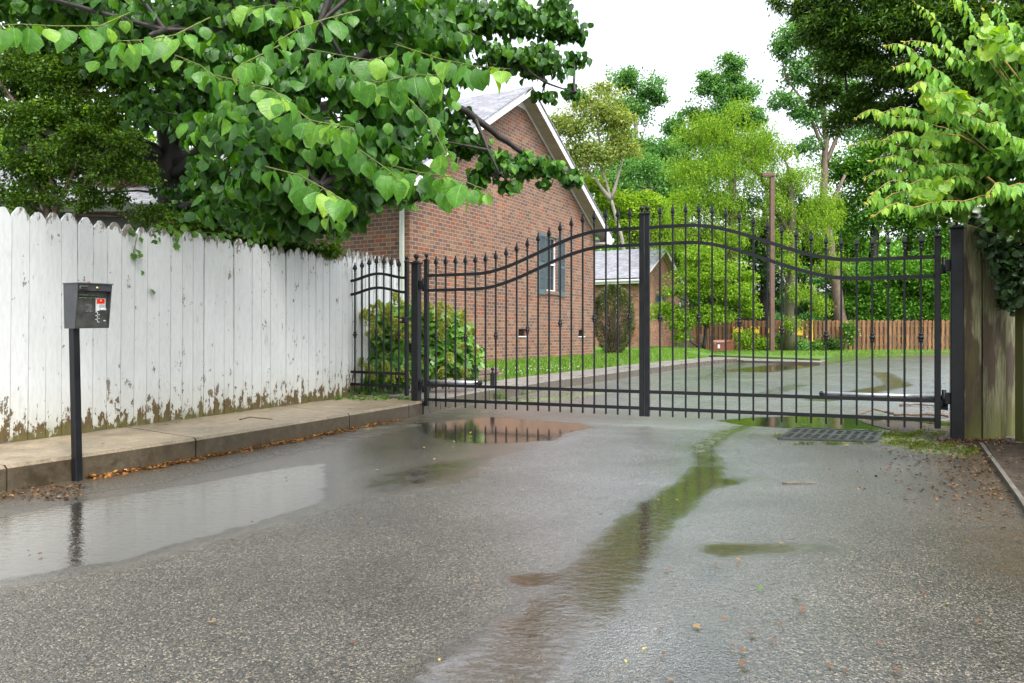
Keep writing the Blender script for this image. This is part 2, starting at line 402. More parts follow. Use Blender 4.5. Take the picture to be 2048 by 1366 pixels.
def peel_paint(name, base_lo=.0):
    """old white paint, flaking most near the ground and at the cut tops; UV v = height, u = along; attr rnd per board"""
    m,ns,ls,b=mat(name)
    tc=ns.new('ShaderNodeTexCoord'); sx=ns.new('ShaderNodeSeparateXYZ'); ls.new(tc.outputs['UV'],sx.inputs[0])
    rnd=attr(ns,'rnd')
    cb=ns.new('ShaderNodeCombineXYZ'); ls.new(sx.outputs[0],cb.inputs[0]); ls.new(math_(ns,ls,'MULTIPLY',sx.outputs[1],.16),cb.inputs[1]); ls.new(math_(ns,ls,'MULTIPLY',rnd,37.),cb.inputs[2])
    cb2=ns.new('ShaderNodeCombineXYZ'); ls.new(sx.outputs[0],cb2.inputs[0]); ls.new(math_(ns,ls,'MULTIPLY',sx.outputs[1],.45),cb2.inputs[1]); ls.new(math_(ns,ls,'MULTIPLY',rnd,11.),cb2.inputs[2])
    grain=noise(ns,ls,cb.outputs[0],60,5,.6); patch=noise(ns,ls,cb2.outputs[0],13,6,.72,.3); big=noise(ns,ls,cb2.outputs[0],3.2,3,.5)
    h=sx.outputs[1]
    low=ramp(ns,ls,h,[(0,.24),(.08,.16),(.18,.085),(.45,.0)])
    topm=ramp(ns,ls,math_(ns,ls,'SUBTRACT',1.83,h),[(0,.16),(.06,.10),(.14,.0)])
    s=math_(ns,ls,'ADD',patch,math_(ns,ls,'ADD',low,topm)); s=math_(ns,ls,'ADD',s,math_(ns,ls,'MULTIPLY',math_(ns,ls,'SUBTRACT',big,.5),.22))
    s=math_(ns,ls,'ADD',s,math_(ns,ls,'MULTIPLY',math_(ns,ls,'SUBTRACT',grain,.5),.12))
    scr=noise(ns,ls,cb.outputs[0],26,5,.7,.2); s=math_(ns,ls,'MAXIMUM',s,math_(ns,ls,'MULTIPLY',math_(ns,ls,'ADD',scr,math_(ns,ls,'MULTIPLY',math_(ns,ls,'SUBTRACT',rnd,.5),.10)),.90))
    pm=ramp(ns,ls,s,[(.635,0),(.648,1)])
    paint=mix(ns,ls,ramp(ns,ls,big,[(.35,0),(.75,.6)]),(.665,.69,.70),(.57,.60,.59))
    paint=mix(ns,ls,.5,paint,ramp(ns,ls,grain,[(.25,.72),(.6,1.0)]),'MULTIPLY')
    dirt=ramp(ns,ls,h,[(0,.9),(.12,.5),(.45,.0)])
    paint=mix(ns,ls,math_(ns,ls,'MULTIPLY',dirt,.6),paint,(.42,.40,.26))
    wood=mix(ns,ls,grain,(.10,.085,.06),(.33,.31,.28))
    wlow=mix(ns,ls,grain,(.05,.035,.015),(.17,.115,.045))
    wood=mix(ns,ls,ramp(ns,ls,h,[(.15,1),(.5,0)]),wood,wlow)
    alg=ramp(ns,ls,math_(ns,ls,'ADD',noise(ns,ls,cb2.outputs[0],5,4,.6),ramp(ns,ls,h,[(0,.35),(.08,.12),(.2,0)])),[(.62,0),(.8,.7)])
    c=mix(ns,ls,pm,paint,wood); c=mix(ns,ls,math_(ns,ls,'MULTIPLY',alg,.55),c,(.13,.15,.035))
    ls.new(c,b.inputs['Base Color']); b.inputs['Roughness'].default_value=.55
    hh=math_(ns,ls,'ADD',math_(ns,ls,'MULTIPLY',pm,-.6),math_(ns,ls,'MULTIPLY',grain,.4))
    ls.new(bump(ns,ls,hh,.6,.003),b.inputs['Normal']); return m

def plank_mat(name, lo, hi, streak=(.045,.022,.015), green=(.12,.13,.03), streak_amt=1., green_amt=1., rough=.6):
    m,ns,ls,b=mat(name)
    tc=ns.new('ShaderNodeTexCoord'); sx=ns.new('ShaderNodeSeparateXYZ'); ls.new(tc.outputs['UV'],sx.inputs[0])
    rnd=attr(ns,'rnd')
    def cv(sy,sr):
        cb=ns.new('ShaderNodeCombineXYZ'); ls.new(sx.outputs[0],cb.inputs[0]); ls.new(math_(ns,ls,'MULTIPLY',sx.outputs[1],sy),cb.inputs[1]); ls.new(math_(ns,ls,'MULTIPLY',rnd,sr),cb.inputs[2]); return cb.outputs[0]
    grain=noise(ns,ls,cv(.06,31.),70,5,.65,.4); st=noise(ns,ls,cv(.22,17.),7.,4,.5); gr=noise(ns,ls,cv(.3,5.),5,4,.6)
    c=ramp(ns,ls,grain,[(.36,lo),(.62,hi)])
    br=ramp(ns,ls,rnd,[(0,.65),(1,1.35)]); c=mix(ns,ls,1,c,br,'MULTIPLY')
    c=mix(ns,ls,ramp(ns,ls,st,[(.50,0),(.56,.85*streak_amt)]),c,streak)
    low=ramp(ns,ls,sx.outputs[1],[(0,.35),(.35,.0)])
    c=mix(ns,ls,ramp(ns,ls,math_(ns,ls,'ADD',gr,low),[(.5,0),(.75,.75*green_amt)]),c,green)
    ls.new(c,b.inputs['Base Color']); b.inputs['Roughness'].default_value=rough
    ls.new(bump(ns,ls,grain,.6,.004),b.inputs['Normal']); return m

def brick_mat(name='brick wall',k=1.):
    m,ns,ls,b=mat(name)
    tc=ns.new('ShaderNodeTexCoord'); uv=tc.outputs['UV']
    def bt(mort):
        t=ns.new('ShaderNodeTexBrick'); t.offset=.5; t.inputs['Scale'].default_value=1
        t.inputs['Brick Width'].default_value=.198; t.inputs['Row Height'].default_value=.085; t.inputs['Mortar Size'].default_value=mort
        t.inputs['Mortar Smooth'].default_value=.15; t.inputs['Bias'].default_value=0
        t.inputs['Color1'].default_value=(0,0,0,1); t.inputs['Color2'].default_value=(1,1,1,1); t.inputs['Mortar'].default_value=(.5,.5,.5,1)
        ls.new(uv,t.inputs['Vector']); return t
    t=bt(.0062)
    sp=ns.new('ShaderNodeSeparateColor'); ls.new(t.outputs['Color'],sp.inputs[0])
    c=ramp(ns,ls,sp.outputs[0],[(0,(.145,.075,.052)),(.14,(.225,.105,.062)),(.30,(.175,.10,.070)),(.46,(.25,.135,.085)),(.60,(.145,.09,.072)),(.72,(.23,.12,.073)),(.86,(.27,.085,.038)),(.93,(.27,.165,.098))],'CONSTANT')
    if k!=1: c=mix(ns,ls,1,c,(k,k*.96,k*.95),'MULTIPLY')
    v=coords(ns,ls); f=noise(ns,ls,v,38,5,.7); g=noise(ns,ls,v,.8,4,.6)
    c=mix(ns,ls,.85,c,ramp(ns,ls,f,[(.25,.6),(.75,1.35)]),'MULTIPLY')
    c=mix(ns,ls,1,c,ramp(ns,ls,g,[(.3,(.66,.64,.63)),(.7,(1.05,1.0,.95))]),'MULTIPLY')
    mc=mix(ns,ls,f,(.28,.22,.165),(.40,.33,.26))
    c=mix(ns,ls,t.outputs['Fac'],c,mc); ls.new(c,b.inputs['Base Color']); b.inputs['Roughness'].default_value=.75
    h=math_(ns,ls,'ADD',math_(ns,ls,'MULTIPLY',t.outputs['Fac'],-1),math_(ns,ls,'MULTIPLY',f,.25))
    ls.new(bump(ns,ls,h,.7,.008),b.inputs['Normal']); return m

def shingle_mat(name, lo, hi):
    m,ns,ls,b=mat(name)
    tc=ns.new('ShaderNodeTexCoord')
    t=ns.new('ShaderNodeTexBrick'); t.offset=.37; t.inputs['Scale'].default_value=1
    t.inputs['Brick Width'].default_value=.30; t.inputs['Row Height'].default_value=.135; t.inputs['Mortar Size'].default_value=.007
    t.inputs['Color1'].default_value=(*lo,1); t.inputs['Color2'].default_value=(*hi,1); t.inputs['Mortar'].default_value=(.05,.05,.06,1)
    ls.new(tc.outputs['UV'],t.inputs['Vector'])
    f=noise(ns,ls,coords(ns,ls),120,3,.7)
    c=mix(ns,ls,.7,t.outputs['Color'],ramp(ns,ls,f,[(.3,.65),(.7,1.2)]),'MULTIPLY')
    ls.new(c,b.inputs['Base Color']); b.inputs['Roughness'].default_value=.6
    ls.new(bump(ns,ls,math_(ns,ls,'MULTIPLY',t.outputs['Fac'],-1),.6,.01),b.inputs['Normal']); return m

def black_metal():
    m,ns,ls,b=mat('black painted iron'); b.inputs['Specular IOR Level'].default_value=.3
    v=coords(ns,ls); f=noise(ns,ls,v,9,5,.6); d=node(ns,'ShaderNodeTexVoronoi'); d.inputs['Scale'].default_value=90; ls.new(v,d.inputs['Vector'])
    ls.new(ramp(ns,ls,f,[(.3,(.006,.0065,.008)),(.75,(.013,.0145,.018))]),b.inputs['Base Color'])
    ls.new(ramp(ns,ls,f,[(.3,.30),(.7,.50)]),b.inputs['Roughness'])
    drop=ramp(ns,ls,d.outputs['Distance'],[(.0,1),(.22,.0)])
    ls.new(bump(ns,ls,math_(ns,ls,'ADD',drop,math_(ns,ls,'MULTIPLY',f,.4)),.35,.003),b.inputs['Normal']); return m

def grass_ground(name, a, b_):
    m,ns,ls,b=mat(name); v=coords(ns,ls); f=noise(ns,ls,v,2.5,6,.7); g=noise(ns,ls,v,60,3,.7)
    c=mix(ns,ls,.8,ramp(ns,ls,f,[(.3,a),(.7,b_)]),ramp(ns,ls,g,[(.3,.5),(.7,1.4)]),'MULTIPLY')
    ls.new(c,b.inputs['Base Color']); b.inputs['Roughness'].default_value=.8
    ls.new(bump(ns,ls,g,1,.03),b.inputs['Normal']); return m

M={}
M['asphalt']=asphalt()
M['walk']=concrete('damp concrete',(.25,.20,.135),(.43,.35,.24),.45,(.042,.031,.016),.04)
M['walk2']=concrete('wet grey concrete',(.22,.21,.20),(.32,.305,.29),.35,(.085,.065,.04),.1)
M['ground']=grass_ground('soil and grass',(.05,.06,.02),(.08,.10,.03))
M['lawn']=grass_ground('lawn',(.06,.13,.015),(.11,.21,.02))
M['soil']=simple('dark leafy soil',(.05,.036,.024),.7,0,9,.6,40,.8,.02)
M['paint']=peel_paint('flaking white paint')
M['gpicket']=peel_paint('grey weathered white paint')
M['oldplank']=plank_mat('old green grey planks',(.085,.085,.04),(.30,.285,.16),(.050,.028,.018))
M['brownplank']=plank_mat('brown stained boards',(.14,.062,.024),(.30,.145,.055),(.07,.03,.013),(.16,.10,.04),.6,.5)
M['paleplank']=plank_mat('pale boards',(.40,.36,.30),(.55,.5,.43),(.2,.16,.1),(.3,.3,.2),.4,.3)
M['brick']=brick_mat(); M['brick_bright']=brick_mat('brightened brick wall',1.9)  # second brick is the first, lightened in colour to offset tree shade
M['shingle']=shingle_mat('light grey shingles',(.20,.205,.23),(.34,.345,.38))
M['shingle2']=shingle_mat('grey shingles',(.22,.225,.24),(.36,.365,.38))
M['white']=simple('white trim paint',(.78,.79,.80),.4,0,3,.06)
M['soffit']=simple('beige vinyl soffit',(.46,.43,.37),.5,0,3,.08)
M['gutterw']=simple('pale green white downspout',(.50,.54,.48),.4,0,4,.12)
M['shutter']=simple('blue grey shutter paint',(.075,.11,.12),.5,0,8,.15)
M['black']=black_metal()
M['steel']=simple('pale aluminium tube',(.62,.63,.64),.3,.6,6,.1)
M['dark']=simple('dark void',(.008,.008,.009),.8)
M['boxgrey']=simple('dark grey powder coat',(.062,.068,.074),.42,.2,14,.25,90,.25,.002)
M['facegrey']=simple('worn grey faceplate',(.085,.085,.078),.38,.5,16,.4,60,.2,.002)
M['chrome']=simple('chrome keys',(.55,.56,.58),.25,.9,30,.2)
M['lcd']=simple('green display strip',(.025,.06,.015),.2)
M['red']=simple('red reader label',(.72,.022,.012),.35,0,20,.1)
M['cream']=simple('off white plastic',(.60,.61,.62),.4,0,12,.08)
M['brass']=simple('brass lock',(.55,.45,.25),.3,.9)
M['rustbrown']=simple('brown painted steel',(.115,.062,.042),.5,0,6,.25)
M['boxbrown']=simple('red brown utility paint',(.17,.055,.033),.5,0,5,.18)
M['grate']=simple('wet cast iron',(.07,.078,.078),.35,.5,14,.4,50,.4,.004)
M['yellow']=simple('yellow paint',(.75,.50,.03),.5,0,9,.15)
M['stone']=simple('rough brown wall block',(.17,.12,.085),.75,0,7,.35,30,.8,.02)
M['siding']=simple('grey blue siding',(.22,.25,.27),.6,0,4,.12)
M['greenroof']=simple('mossy dark roof edge',(.06,.075,.05),.7,0,7,.4)
M['bark']=bark_mat('wet dark bark',(.006,.005,.004),(.028,.021,.015))
M['bark_moss']=bark_mat('mossy bark',(.04,.045,.018),(.11,.10,.05))
M['bark_pale']=bark_mat('pale bark',(.20,.18,.14),(.36,.33,.27))
M['bark_brown']=bark_mat('brown bark',(.08,.055,.035),(.20,.15,.11))
M['twig']=simple('reddish green twig',(.13,.16,.035),.5,0,20,.3)
M['twig_or']=simple('orange tan twig',(.30,.20,.06),.5,0,20,.3)
M['litter']=leaf_mat('orange dead leaves',(.10,.04,.012),(.24,.095,.02),(.40,.21,.05),.15,.4)
M['litter_br']=leaf_mat('brown dead leaves',(.05,.025,.012),(.11,.055,.022),(.22,.13,.06),.1,.5)
M['fallen']=leaf_mat('fallen leaf',(.13,.05,.025),(.19,.09,.04),(.30,.21,.08),.15,.35)
M['fallen_y']=leaf_mat('yellow fallen leaf',(.50,.36,.06),(.52,.42,.08),(.45,.45,.10),.2,.35)
M['fallen_g']=leaf_mat('green fallen leaf',(.07,.17,.02),(.11,.22,.03),(.18,.30,.05),.3,.35)
M['redbud']=leaf_mat('broad heart leaves',(.018,.078,.007),(.046,.165,.010),(.13,.32,.016),.30,.38,spec=.4,veins=.5)
M['redbud_new']=leaf_mat('young heart leaves',(.045,.16,.015),(.085,.25,.022),(.24,.42,.03),.38,.40,spec=.45,veins=.55)
M['privet']=leaf_mat('small dark glossy leaves',(.04,.10,.012),(.09,.20,.02),(.22,.38,.035),.36,.4,spec=.4)
M['maple']=leaf_mat('dark red maple leaves',(.035,.012,.010),(.09,.03,.022),(.22,.06,.035),.3,.4)
M['hyd']=leaf_mat('oakleaf green',(.04,.13,.015),(.08,.21,.022),(.16,.33,.035),.28,.38)
M['panicle']=leaf_mat('yellow green flower',(.20,.29,.045),(.35,.42,.08),(.52,.50,.16),.3,.5)
M['topiary']=leaf_mat('juniper foliage',(.035,.075,.02),(.075,.13,.03),(.20,.16,.06),.15,.5)
M['oak']=leaf_mat('dark oak leaves',(.022,.065,.008),(.052,.13,.014),(.14,.27,.025),.32,.45,spec=.3)
M['far_yel']=leaf_mat('yellow green foliage',(.085,.20,.014),(.18,.34,.026),(.36,.52,.05),.4,.55,spec=.2)
M['far_pale']=leaf_mat('pale olive foliage',(.13,.20,.05),(.24,.33,.085),(.42,.46,.15),.38,.55,spec=.2)
M['far_green']=leaf_mat('green foliage',(.05,.15,.045),(.11,.28,.08),(.22,.44,.12),.36,.55,spec=.2)
M['far_mid']=leaf_mat('mid green foliage',(.03,.11,.012),(.07,.21,.02),(.17,.38,.03),.38,.55,spec=.2)
M['far_dark']=leaf_mat('deep green foliage',(.013,.048,.010),(.03,.09,.018),(.07,.17,.026),.32,.55,spec=.2)
M['spray']=leaf_mat('fresh shrub leaves',(.10,.28,.035),(.19,.43,.055),(.38,.62,.07),.38,.4,spec=.4,veins=.4)
M['spray_dk']=leaf_mat('shaded shrub leaves',(.05,.15,.018),(.10,.26,.03),(.20,.40,.045),.36,.42,spec=.3)
M['tipleaf']=leaf_mat('new yellow tip leaves',(.42,.40,.05),(.50,.50,.07),(.55,.40,.10),.4,.4)
M['roundleaf']=leaf_mat('lime round leaves',(.14,.30,.02),(.22,.42,.03),(.36,.54,.05),.42,.36,veins=.4)
M['ivy']=leaf_mat('ivy leaves',(.016,.045,.012),(.03,.08,.018),(.06,.13,.025),.22,.33)
M['vine']=leaf_mat('vine leaves',(.05,.14,.02),(.09,.22,.03),(.16,.32,.04),.32,.36)
M['grass']=leaf_mat('grass blades',(.07,.16,.02),(.13,.27,.03),(.24,.40,.05),.35,.5)
M['clover']=simple('white clover heads',(.7,.7,.62),.7)
M['moss']=leaf_mat('moss',(.05,.085,.008),(.10,.155,.012),(.20,.25,.02),.2,.7)
def glass():
    m,ns,ls,b=mat('window glass'); b.inputs['Base Color'].default_value=(.02,.025,.03,1); b.inputs['Roughness'].default_value=.04
    b.inputs['Specular IOR Level'].default_value=.25
    ls.new(bump(ns,ls,noise(ns,ls,coords(ns,ls),3,1),.03,.01),b.inputs['Normal']); return m
M['glass']=glass()

# ------------------------------------------------------------------ ground, driveway, pavements, lawn
def sdist(poly, X, Y):
    """signed distance (inside positive) of points to a polygon"""
    poly=np.array([(p[0],p[1]) for p in poly]); n=len(poly)
    d=np.full(X.shape,1e9); ins=np.zeros(X.shape,bool)
    for i in range(n):
        a=poly[i]; b=poly[(i+1)%n]; e=b-a; L=max(e@e,1e-9)
        t=np.clip(((X-a[0])*e[0]+(Y-a[1])*e[1])/L,0,1)
        d=np.minimum(d,np.hypot(X-a[0]-t*e[0],Y-a[1]-t*e[1]))
        c=((a[1]>Y)!=(b[1]>Y))&(X<(b[0]-a[0])*(Y-a[1])/(b[1]-a[1]+1e-12)+a[0]); ins^=c
    return np.where(ins,d,-d)
def ldist(line, X, Y):
    line=np.array([(p[0],p[1]) for p in line]); d=np.full(X.shape,1e9); tt=np.zeros(X.shape)
    n=len(line)-1
    for i in range(n):
        a=line[i]; b=line[i+1]; e=b-a; t=np.clip(((X-a[0])*e[0]+(Y-a[1])*e[1])/max(e@e,1e-9),0,1)
        q=np.hypot(X-a[0]-t*e[0],Y-a[1]-t*e[1]); m=q<d; d=np.where(m,q,d); tt=np.where(m,(i+t)/n,tt)
    return d,tt
def sst(a,b,x):
    t=np.clip((x-a)/(b-a),0,1); return t*t*(3-2*t)

gm=MB(); gm.add([(-600,-100,-.06),(600,-100,-.06),(600,1500,-.06),(-600,1500,-.06)],[(0,1,2,3)])
tag(gm.build('ground',M['ground']),kind='structure')

ys=[-4.]
while ys[-1]<60: ys.append(ys[-1]+max(.035,min(1.2,.0065*max(ys[-1],0)+.012)) if ys[-1]>1. else ys[-1]+(.5 if ys[-1]<.5 else .06))
xs=[-14,-10,-8,-7]+list(np.arange(-6,6.001,.05)); q=6.
while q<70: q+=.05+.06*(q-6); xs.append(q)
XX,YY=np.meshgrid(np.array(xs),np.array(ys))
GP=lambda l:[G(*p) for p in l]
wet=np.zeros(XX.shape); pud=np.zeros(XX.shape); moss=np.zeros(XX.shape); silt=np.zeros(XX.shape)
# the long shallow pool along the kerb, in front of the white fence
pl=GP([(-500,1085),(0,1022),(150,995),(330,968),(560,915),(720,880),(860,848),(1010,842),(1150,866),(1080,893),(990,915),(950,955),(820,985),(700,1002),(560,1050),(420,1090),(250,1138),(0,1180),(-500,1330)])
d=sdist(pl,XX,YY); wet=np.maximum(wet,sst(-.25,.12,d)*.85)
plm=GP([(-500,1085),(0,1022),(150,995),(330,968),(560,930),(690,915),(700,1002),(560,1050),(420,1090),(250,1138),(0,1180),(-500,1330)])
d=sdist(plm,XX,YY); pud=np.maximum(pud,.70*sst(-.06,.3,d))
# the mirror puddle before the gate
pg=GP([(845,846),(900,842),(985,834),(1060,840),(1150,846),(1182,854),(1120,868),(1105,880),(1010,886),(930,886),(870,874),(850,860)])
d=sdist(pg,XX,YY); pud=np.maximum(pud,sst(-.16,.10,d))
pg2=GP([(690,985),(700,958),(800,935),(930,915),(1010,905),(960,940),(870,968),(780,990)])
d=sdist(pg2,XX,YY); pud=np.maximum(pud,.46*sst(-.1,.15,d)); silt=np.maximum(silt,.8*sst(-.12,.06,d)*(1-.6*sst(.0,.3,d)))
# pool behind the right gate leaf, with drain beside it
pr=GP([(1440,842),(1500,837),(1600,833),(1740,836),(1880,842),(1960,850),(1900,862),(1700,864),(1590,856),(1500,851)])
d=sdist(pr,XX,YY); pud=np.maximum(pud,sst(-.2,.1,d))
# runnel snaking down the middle
for l,wd in (([(1530,836),(1450,866),(1405,895),(1420,930),(1400,962),(1340,1005),(1275,1062),(1235,1115),(1180,1180),(1110,1260),(1010,1340),(930,1420)],.11),
             ([(1480,960),(1420,965)],.10),([(1640,1095),(1440,1100)],.06),([(1120,1150),(1060,1160)],.05)):
    dd,tt=ldist(GP(l),XX,YY); m=sst(wd*1.6,wd*.4,dd)
    wv=wd*(1+.9*tt); fade=.80+.20*sst(.18,.42,tt)-.08*sst(.5,.8,tt); silt=np.maximum(silt,.9*sst(wv*2.,wv*.3,dd)*(.45+.55*sst(.4,.7,tt))); pud=np.maximum(pud,.72*sst(wv*2.0,wv*.35,dd)*fade); wet=np.maximum(wet,sst(wd*5.5,wd*.6,dd)*.75)
for l,wd,a in (([(1500,742),(1700,716),(1830,712)],.9,.75),([(1640,800),(1800,770),(1760,745)],.35,.62),([(1480,724),(1420,760)],.5,.45),([(1600,770),(1520,790)],.3,.5)):
    dd,tt=ldist(GP(l),XX,YY); pud=np.maximum(pud,a*sst(wd*1.5,wd*.4,dd))
dd,_=ldist(GP([(960,1500),(1120,1330),(1330,1290),(1450,1240)]),XX,YY); wet=np.maximum(wet,.62*sst(.5,.05,dd))
dd,_=ldist(GP([(1250,850),(1340,852)]),XX,YY); silt=np.maximum(silt,.6*sst(.16,.02,dd))
for pg_,a in ((GP([(1350,1225),(1480,1255),(1540,1420),(1310,1420),(1290,1300)]),.44),(GP([(930,1310),(1010,1300),(1040,1420),(900,1420)]),.42),(GP([(1360,1120),(1480,1130),(1470,1180),(1380,1170)]),.40)):
    d=sdist(pg_,XX,YY); pud=np.maximum(pud,a*sst(-.08,.14,d))
# general dampness: more in the driven middle, less on the right and bottom left
wet=np.maximum(wet,.30+.12*np.sin(XX*1.1+YY*.35)+.08*np.sin(XX*2.9-YY*1.7))
# silt along the kerb and on the right edge
kerb0=[(-4.6,1.8),(-3.42,4.35),(-2.94,5.2),(-1.95,7.95),(-1.23,9.2)]
dd,_=ldist(kerb0,XX,YY); silt=np.maximum(silt,.8*sst(.42,.03,dd))
dd,_=ldist([(4.4,7.2),(4.1,6.4),(3.0,4.4),(2.4,3.2)],XX,YY); silt=np.maximum(silt,.8*sst(.75,.1,dd))
mo=GP([(1740,870),(1790,862),(1880,862),(1912,880),(1965,905),(1925,915),(1830,905),(1760,888)])
d=sdist(mo,XX,YY); moss=np.maximum(moss,.72*sst(-.12,.14,d))
for l,wd,a in (([(1560,886),(1760,884)],.06,.6),([(1600,856),(1790,862)],.07,.66),([(1080,800),(1200,785)],.28,.56),([(1000,805),(1080,798)],.22,.6),([(830,850),(700,860)],.12,.5),([(1390,905),(1420,880),(1470,850)],.10,.5)):
    dd,tt=ldist(GP(l),XX,YY); moss=np.maximum(moss,a*sst(wd*2,wd*.4,dd))
kerb1=[(-1.0,9.9),(-.28,11.75),(.31,12.9),(1.03,14.25),(1.73,15.7),(2.6,17.9),(5.2,22.6),(8.3,27.8)]
dd,_=ldist(kerb1,XX,YY); moss=np.maximum(moss,.52*sst(.3,.02,dd)); silt=np.maximum(silt,.5*sst(.4,.05,dd))
ZZ=np.zeros(XX.shape)+.012*np.sin(XX*.9)*np.sin(YY*.5)*0
sheen=.12+.06*np.sin(XX*1.7+YY*.8)  # sky sheen painted in by mask, strongest down the middle
d=sdist(GP([(1080,842),(1500,842),(1640,960),(1560,1150),(1560,1420),(930,1420),(1080,1150),(960,1010),(1010,900)]),XX,YY); sheen=np.maximum(sheen,.80*sst(-.6,.6,d))
sheen=np.maximum(sheen,.62*sst(9.0,11.5,YY+.45*XX)*(1-.35*sst(16,26,XX)))
sheen*=(1-.7*sst(3.0,4.4,XX)*(1-sst(9,11,YY)))
V=np.stack([XX,YY,ZZ],-1).reshape(-1,3); nx,ny=len(xs),len(ys)
ii=(np.arange(ny-1)[:,None]*nx+np.arange(nx-1)[None,:]).ravel()
Fq=np.stack([ii,ii+1,ii+nx+1,ii+nx],-1)
o=npmesh('driveway',V,[Fq],M['asphalt'],None,{'wet':wet.ravel(),'puddle':pud.ravel(),'moss':moss.ravel(),'silt':silt.ravel(),'sheen':sheen.ravel()})
tag(o,kind='structure')

# pavement with its kerb: near part under the white fence, far part along the lawn
KZ=.17
fence_a, fence_b = Vector((-6.0,.40,0)), Vector((-2.22,9.96,0))
near=[(-5.2,0.2),(-4.25,2.5),(-3.22,4.78),(-2.55,6.05),(-1.72,7.93),(-1.24,9.02),(-1.12,9.40)]
def slabs(name,outer,inner,z,mt,joint=1.55):
    mb=MB(); n=len(outer)
    for i in range(n-1):
        a,b=Vector(outer[i]),Vector(outer[i+1]); c,e=Vector(inner[i]),Vector(inner[i+1])
        k=max(1,round((b-a).length/joint))
        for j in range(k):
            g=.006
            t0=j/k+g/(b-a).length; t1=(j+1)/k-g/(b-a).length
            o0,o1=a.lerp(b,t0),a.lerp(b,t1); i0,i1=c.lerp(e,t0),c.lerp(e,t1)
            # rounded nose on the kerb side
            od=(o0-i0).normalized()*.022; od1=(o1-i1).normalized()*.022
            vs=[(o0.x,o0.y,-.05),(o1.x,o1.y,-.05),(o0.x,o0.y,z-.022),(o1.x,o1.y,z-.022),(o0.x-od.x,o0.y-od.y,z),(o1.x-od1.x,o1.y-od1.y,z),(i0.x,i0.y,z),(i1.x,i1.y,z),(i0.x,i0.y,-.05),(i1.x,i1.y,-.05)]
            mb.add(vs,[(0,1,3,2),(2,3,5,4),(4,5,7,6),(6,7,9,8),(0,2,4,6,8),(1,9,7,5,3)])
    return mb.build(name,mt)
inner0=[(-7.2,.9),(-6.2,3.2),(-5.2,5.4),(-4.3,7.4),(-3.4,9.4),(-2.8,10.6),(-2.35,10.75)]
tag(slabs('pavement',near,inner0,KZ,M['walk']),kind='structure')
far_o=[(-1.11,9.43),(-.95,9.95),(-.35,11.55),(.11,12.35),(.68,13.75),(1.42,15.1),(2.45,17.1),(5.1,22.3),(8.3,27.6)]
far_i=[(-2.3,10.85),(-2.0,11.2),(-1.2,12.4),(-.75,12.95),(-.2,13.9),(.75,16.0),(1.75,17.9),(4.2,22.8),(7.4,28.1)]
tag(slabs('footpath',far_o,far_i,KZ,M['walk2'],2.2),kind='structure')
fp=MB(); fp.prism([(q.x,q.y) for q in [G(*t_,.08) for t_ in ((1290,706),(1360,709),(1480,713.5),(1655,720.5),(1640,724.5),(1490,721),(1440,717),(1360,713.5),(1290,709))]],-.05,.08)
tag(fp.build('path',M['walk2']),kind='structure')

# lawn: a bank rising from the footpath to the brick walls
def lawn_z(x,y):
    d=sdist([(far_i[0][0],far_i[0][1])]+far_i[1:]+[(8.5,31),(12,40),(30,90),(-60,90),(-60,12)],x,y)
    return .155+(.19*sst(0,1.2,d)+.17*sst(1.3,12,d))*(1-sst(8.,11.,x))
lx=np.concatenate([np.linspace(-30,-3,12),np.linspace(-2.8,9,90),np.linspace(9.5,18,18)]); ly=np.concatenate([np.linspace(10.8,24,90),np.linspace(24.4,44,50)])
LX,LY=np.meshgrid(lx,ly); LZ=lawn_z(LX,LY)
inside=sdist([(-2.35,10.9)]+[(p[0]-.01,p[1]+.01) for p in far_i[1:]]+[(7.2,28.6),(8.6,32.0),(9.5,43),(-30,43),(-30,10.9)],LX,LY)>-.25
ni,nj=LX.shape; idx=np.arange(ni*nj).reshape(ni,nj)
msk=(inside[:-1,:-1]&inside[1:,:-1]&inside[:-1,1:]&inside[1:,1:]).ravel()
Fq=np.stack([idx[:-1,:-1].ravel(),idx[:-1,1:].ravel(),idx[1:,1:].ravel(),idx[1:,:-1].ravel()],-1)[msk]
LZ=np.where(sdist([(a[0],a[1]) for a in far_o]+[(a[0],a[1]) for a in far_i[::-1]],LX,LY)>-.02,.12,LZ)
tag(npmesh('lawn',np.stack([LX,LY,LZ],-1).reshape(-1,3),[Fq],M['lawn'],smooth=True),kind='structure')
# far verge before the brown fence
fv=MB(); fv.prism([(q.x,q.y) for q in [G(*t_,.15) for t_ in ((1250,703),(1360,708),(1480,712),(1640,717.5),(1665,713),(1730,704.5),(1900,703))]]+[(34,42.5),(6,42.5)],-.05,.15)
tag(fv.build('verge_ground',M['lawn']),kind='structure')

def grass(name,regs,size,label=None):
    pos=[]
    for (poly,n,zf) in regs:
        pp=np.array([(p[0],p[1]) for p in poly]); lo,hi=pp.min(0),pp.max(0)
        k=0; got=[]
        while k<n:
            q=lo+(hi-lo)*rng.random((n*2,2)); q=q[sdist(poly,q[:,0],q[:,1])>0]; got.append(q); k+=len(q)
        q=np.concatenate(got)[:n]; z=zf(q[:,0],q[:,1]); pos.append(np.column_stack([q,z-.005]))
    pos=np.concatenate(pos); n=len(pos)
    d=np.column_stack([rng.normal(size=(n,2))*.45,np.ones(n)]); nr=np.column_stack([rng.normal(size=(n,2)),np.zeros(n)])
    return tag(leaves(name,diamond_t(.09,.2,.35),pos,d,nr,size*(.6+.8*rng.random(n)),M['grass']),kind='stuff')
bank=[(-1.1,12.5),(-.2,13.92),(.75,16.02),(1.75,17.92),(3.0,20.4),(3.3,24.4),(2.6,23.4),(-2.0,15.1),(-2.0,11.8)]
near_l=[(3.2,20.9),(4.2,22.82),(7.4,28.1),(5.5,31.5),(3.0,29),(3.2,24.2)]
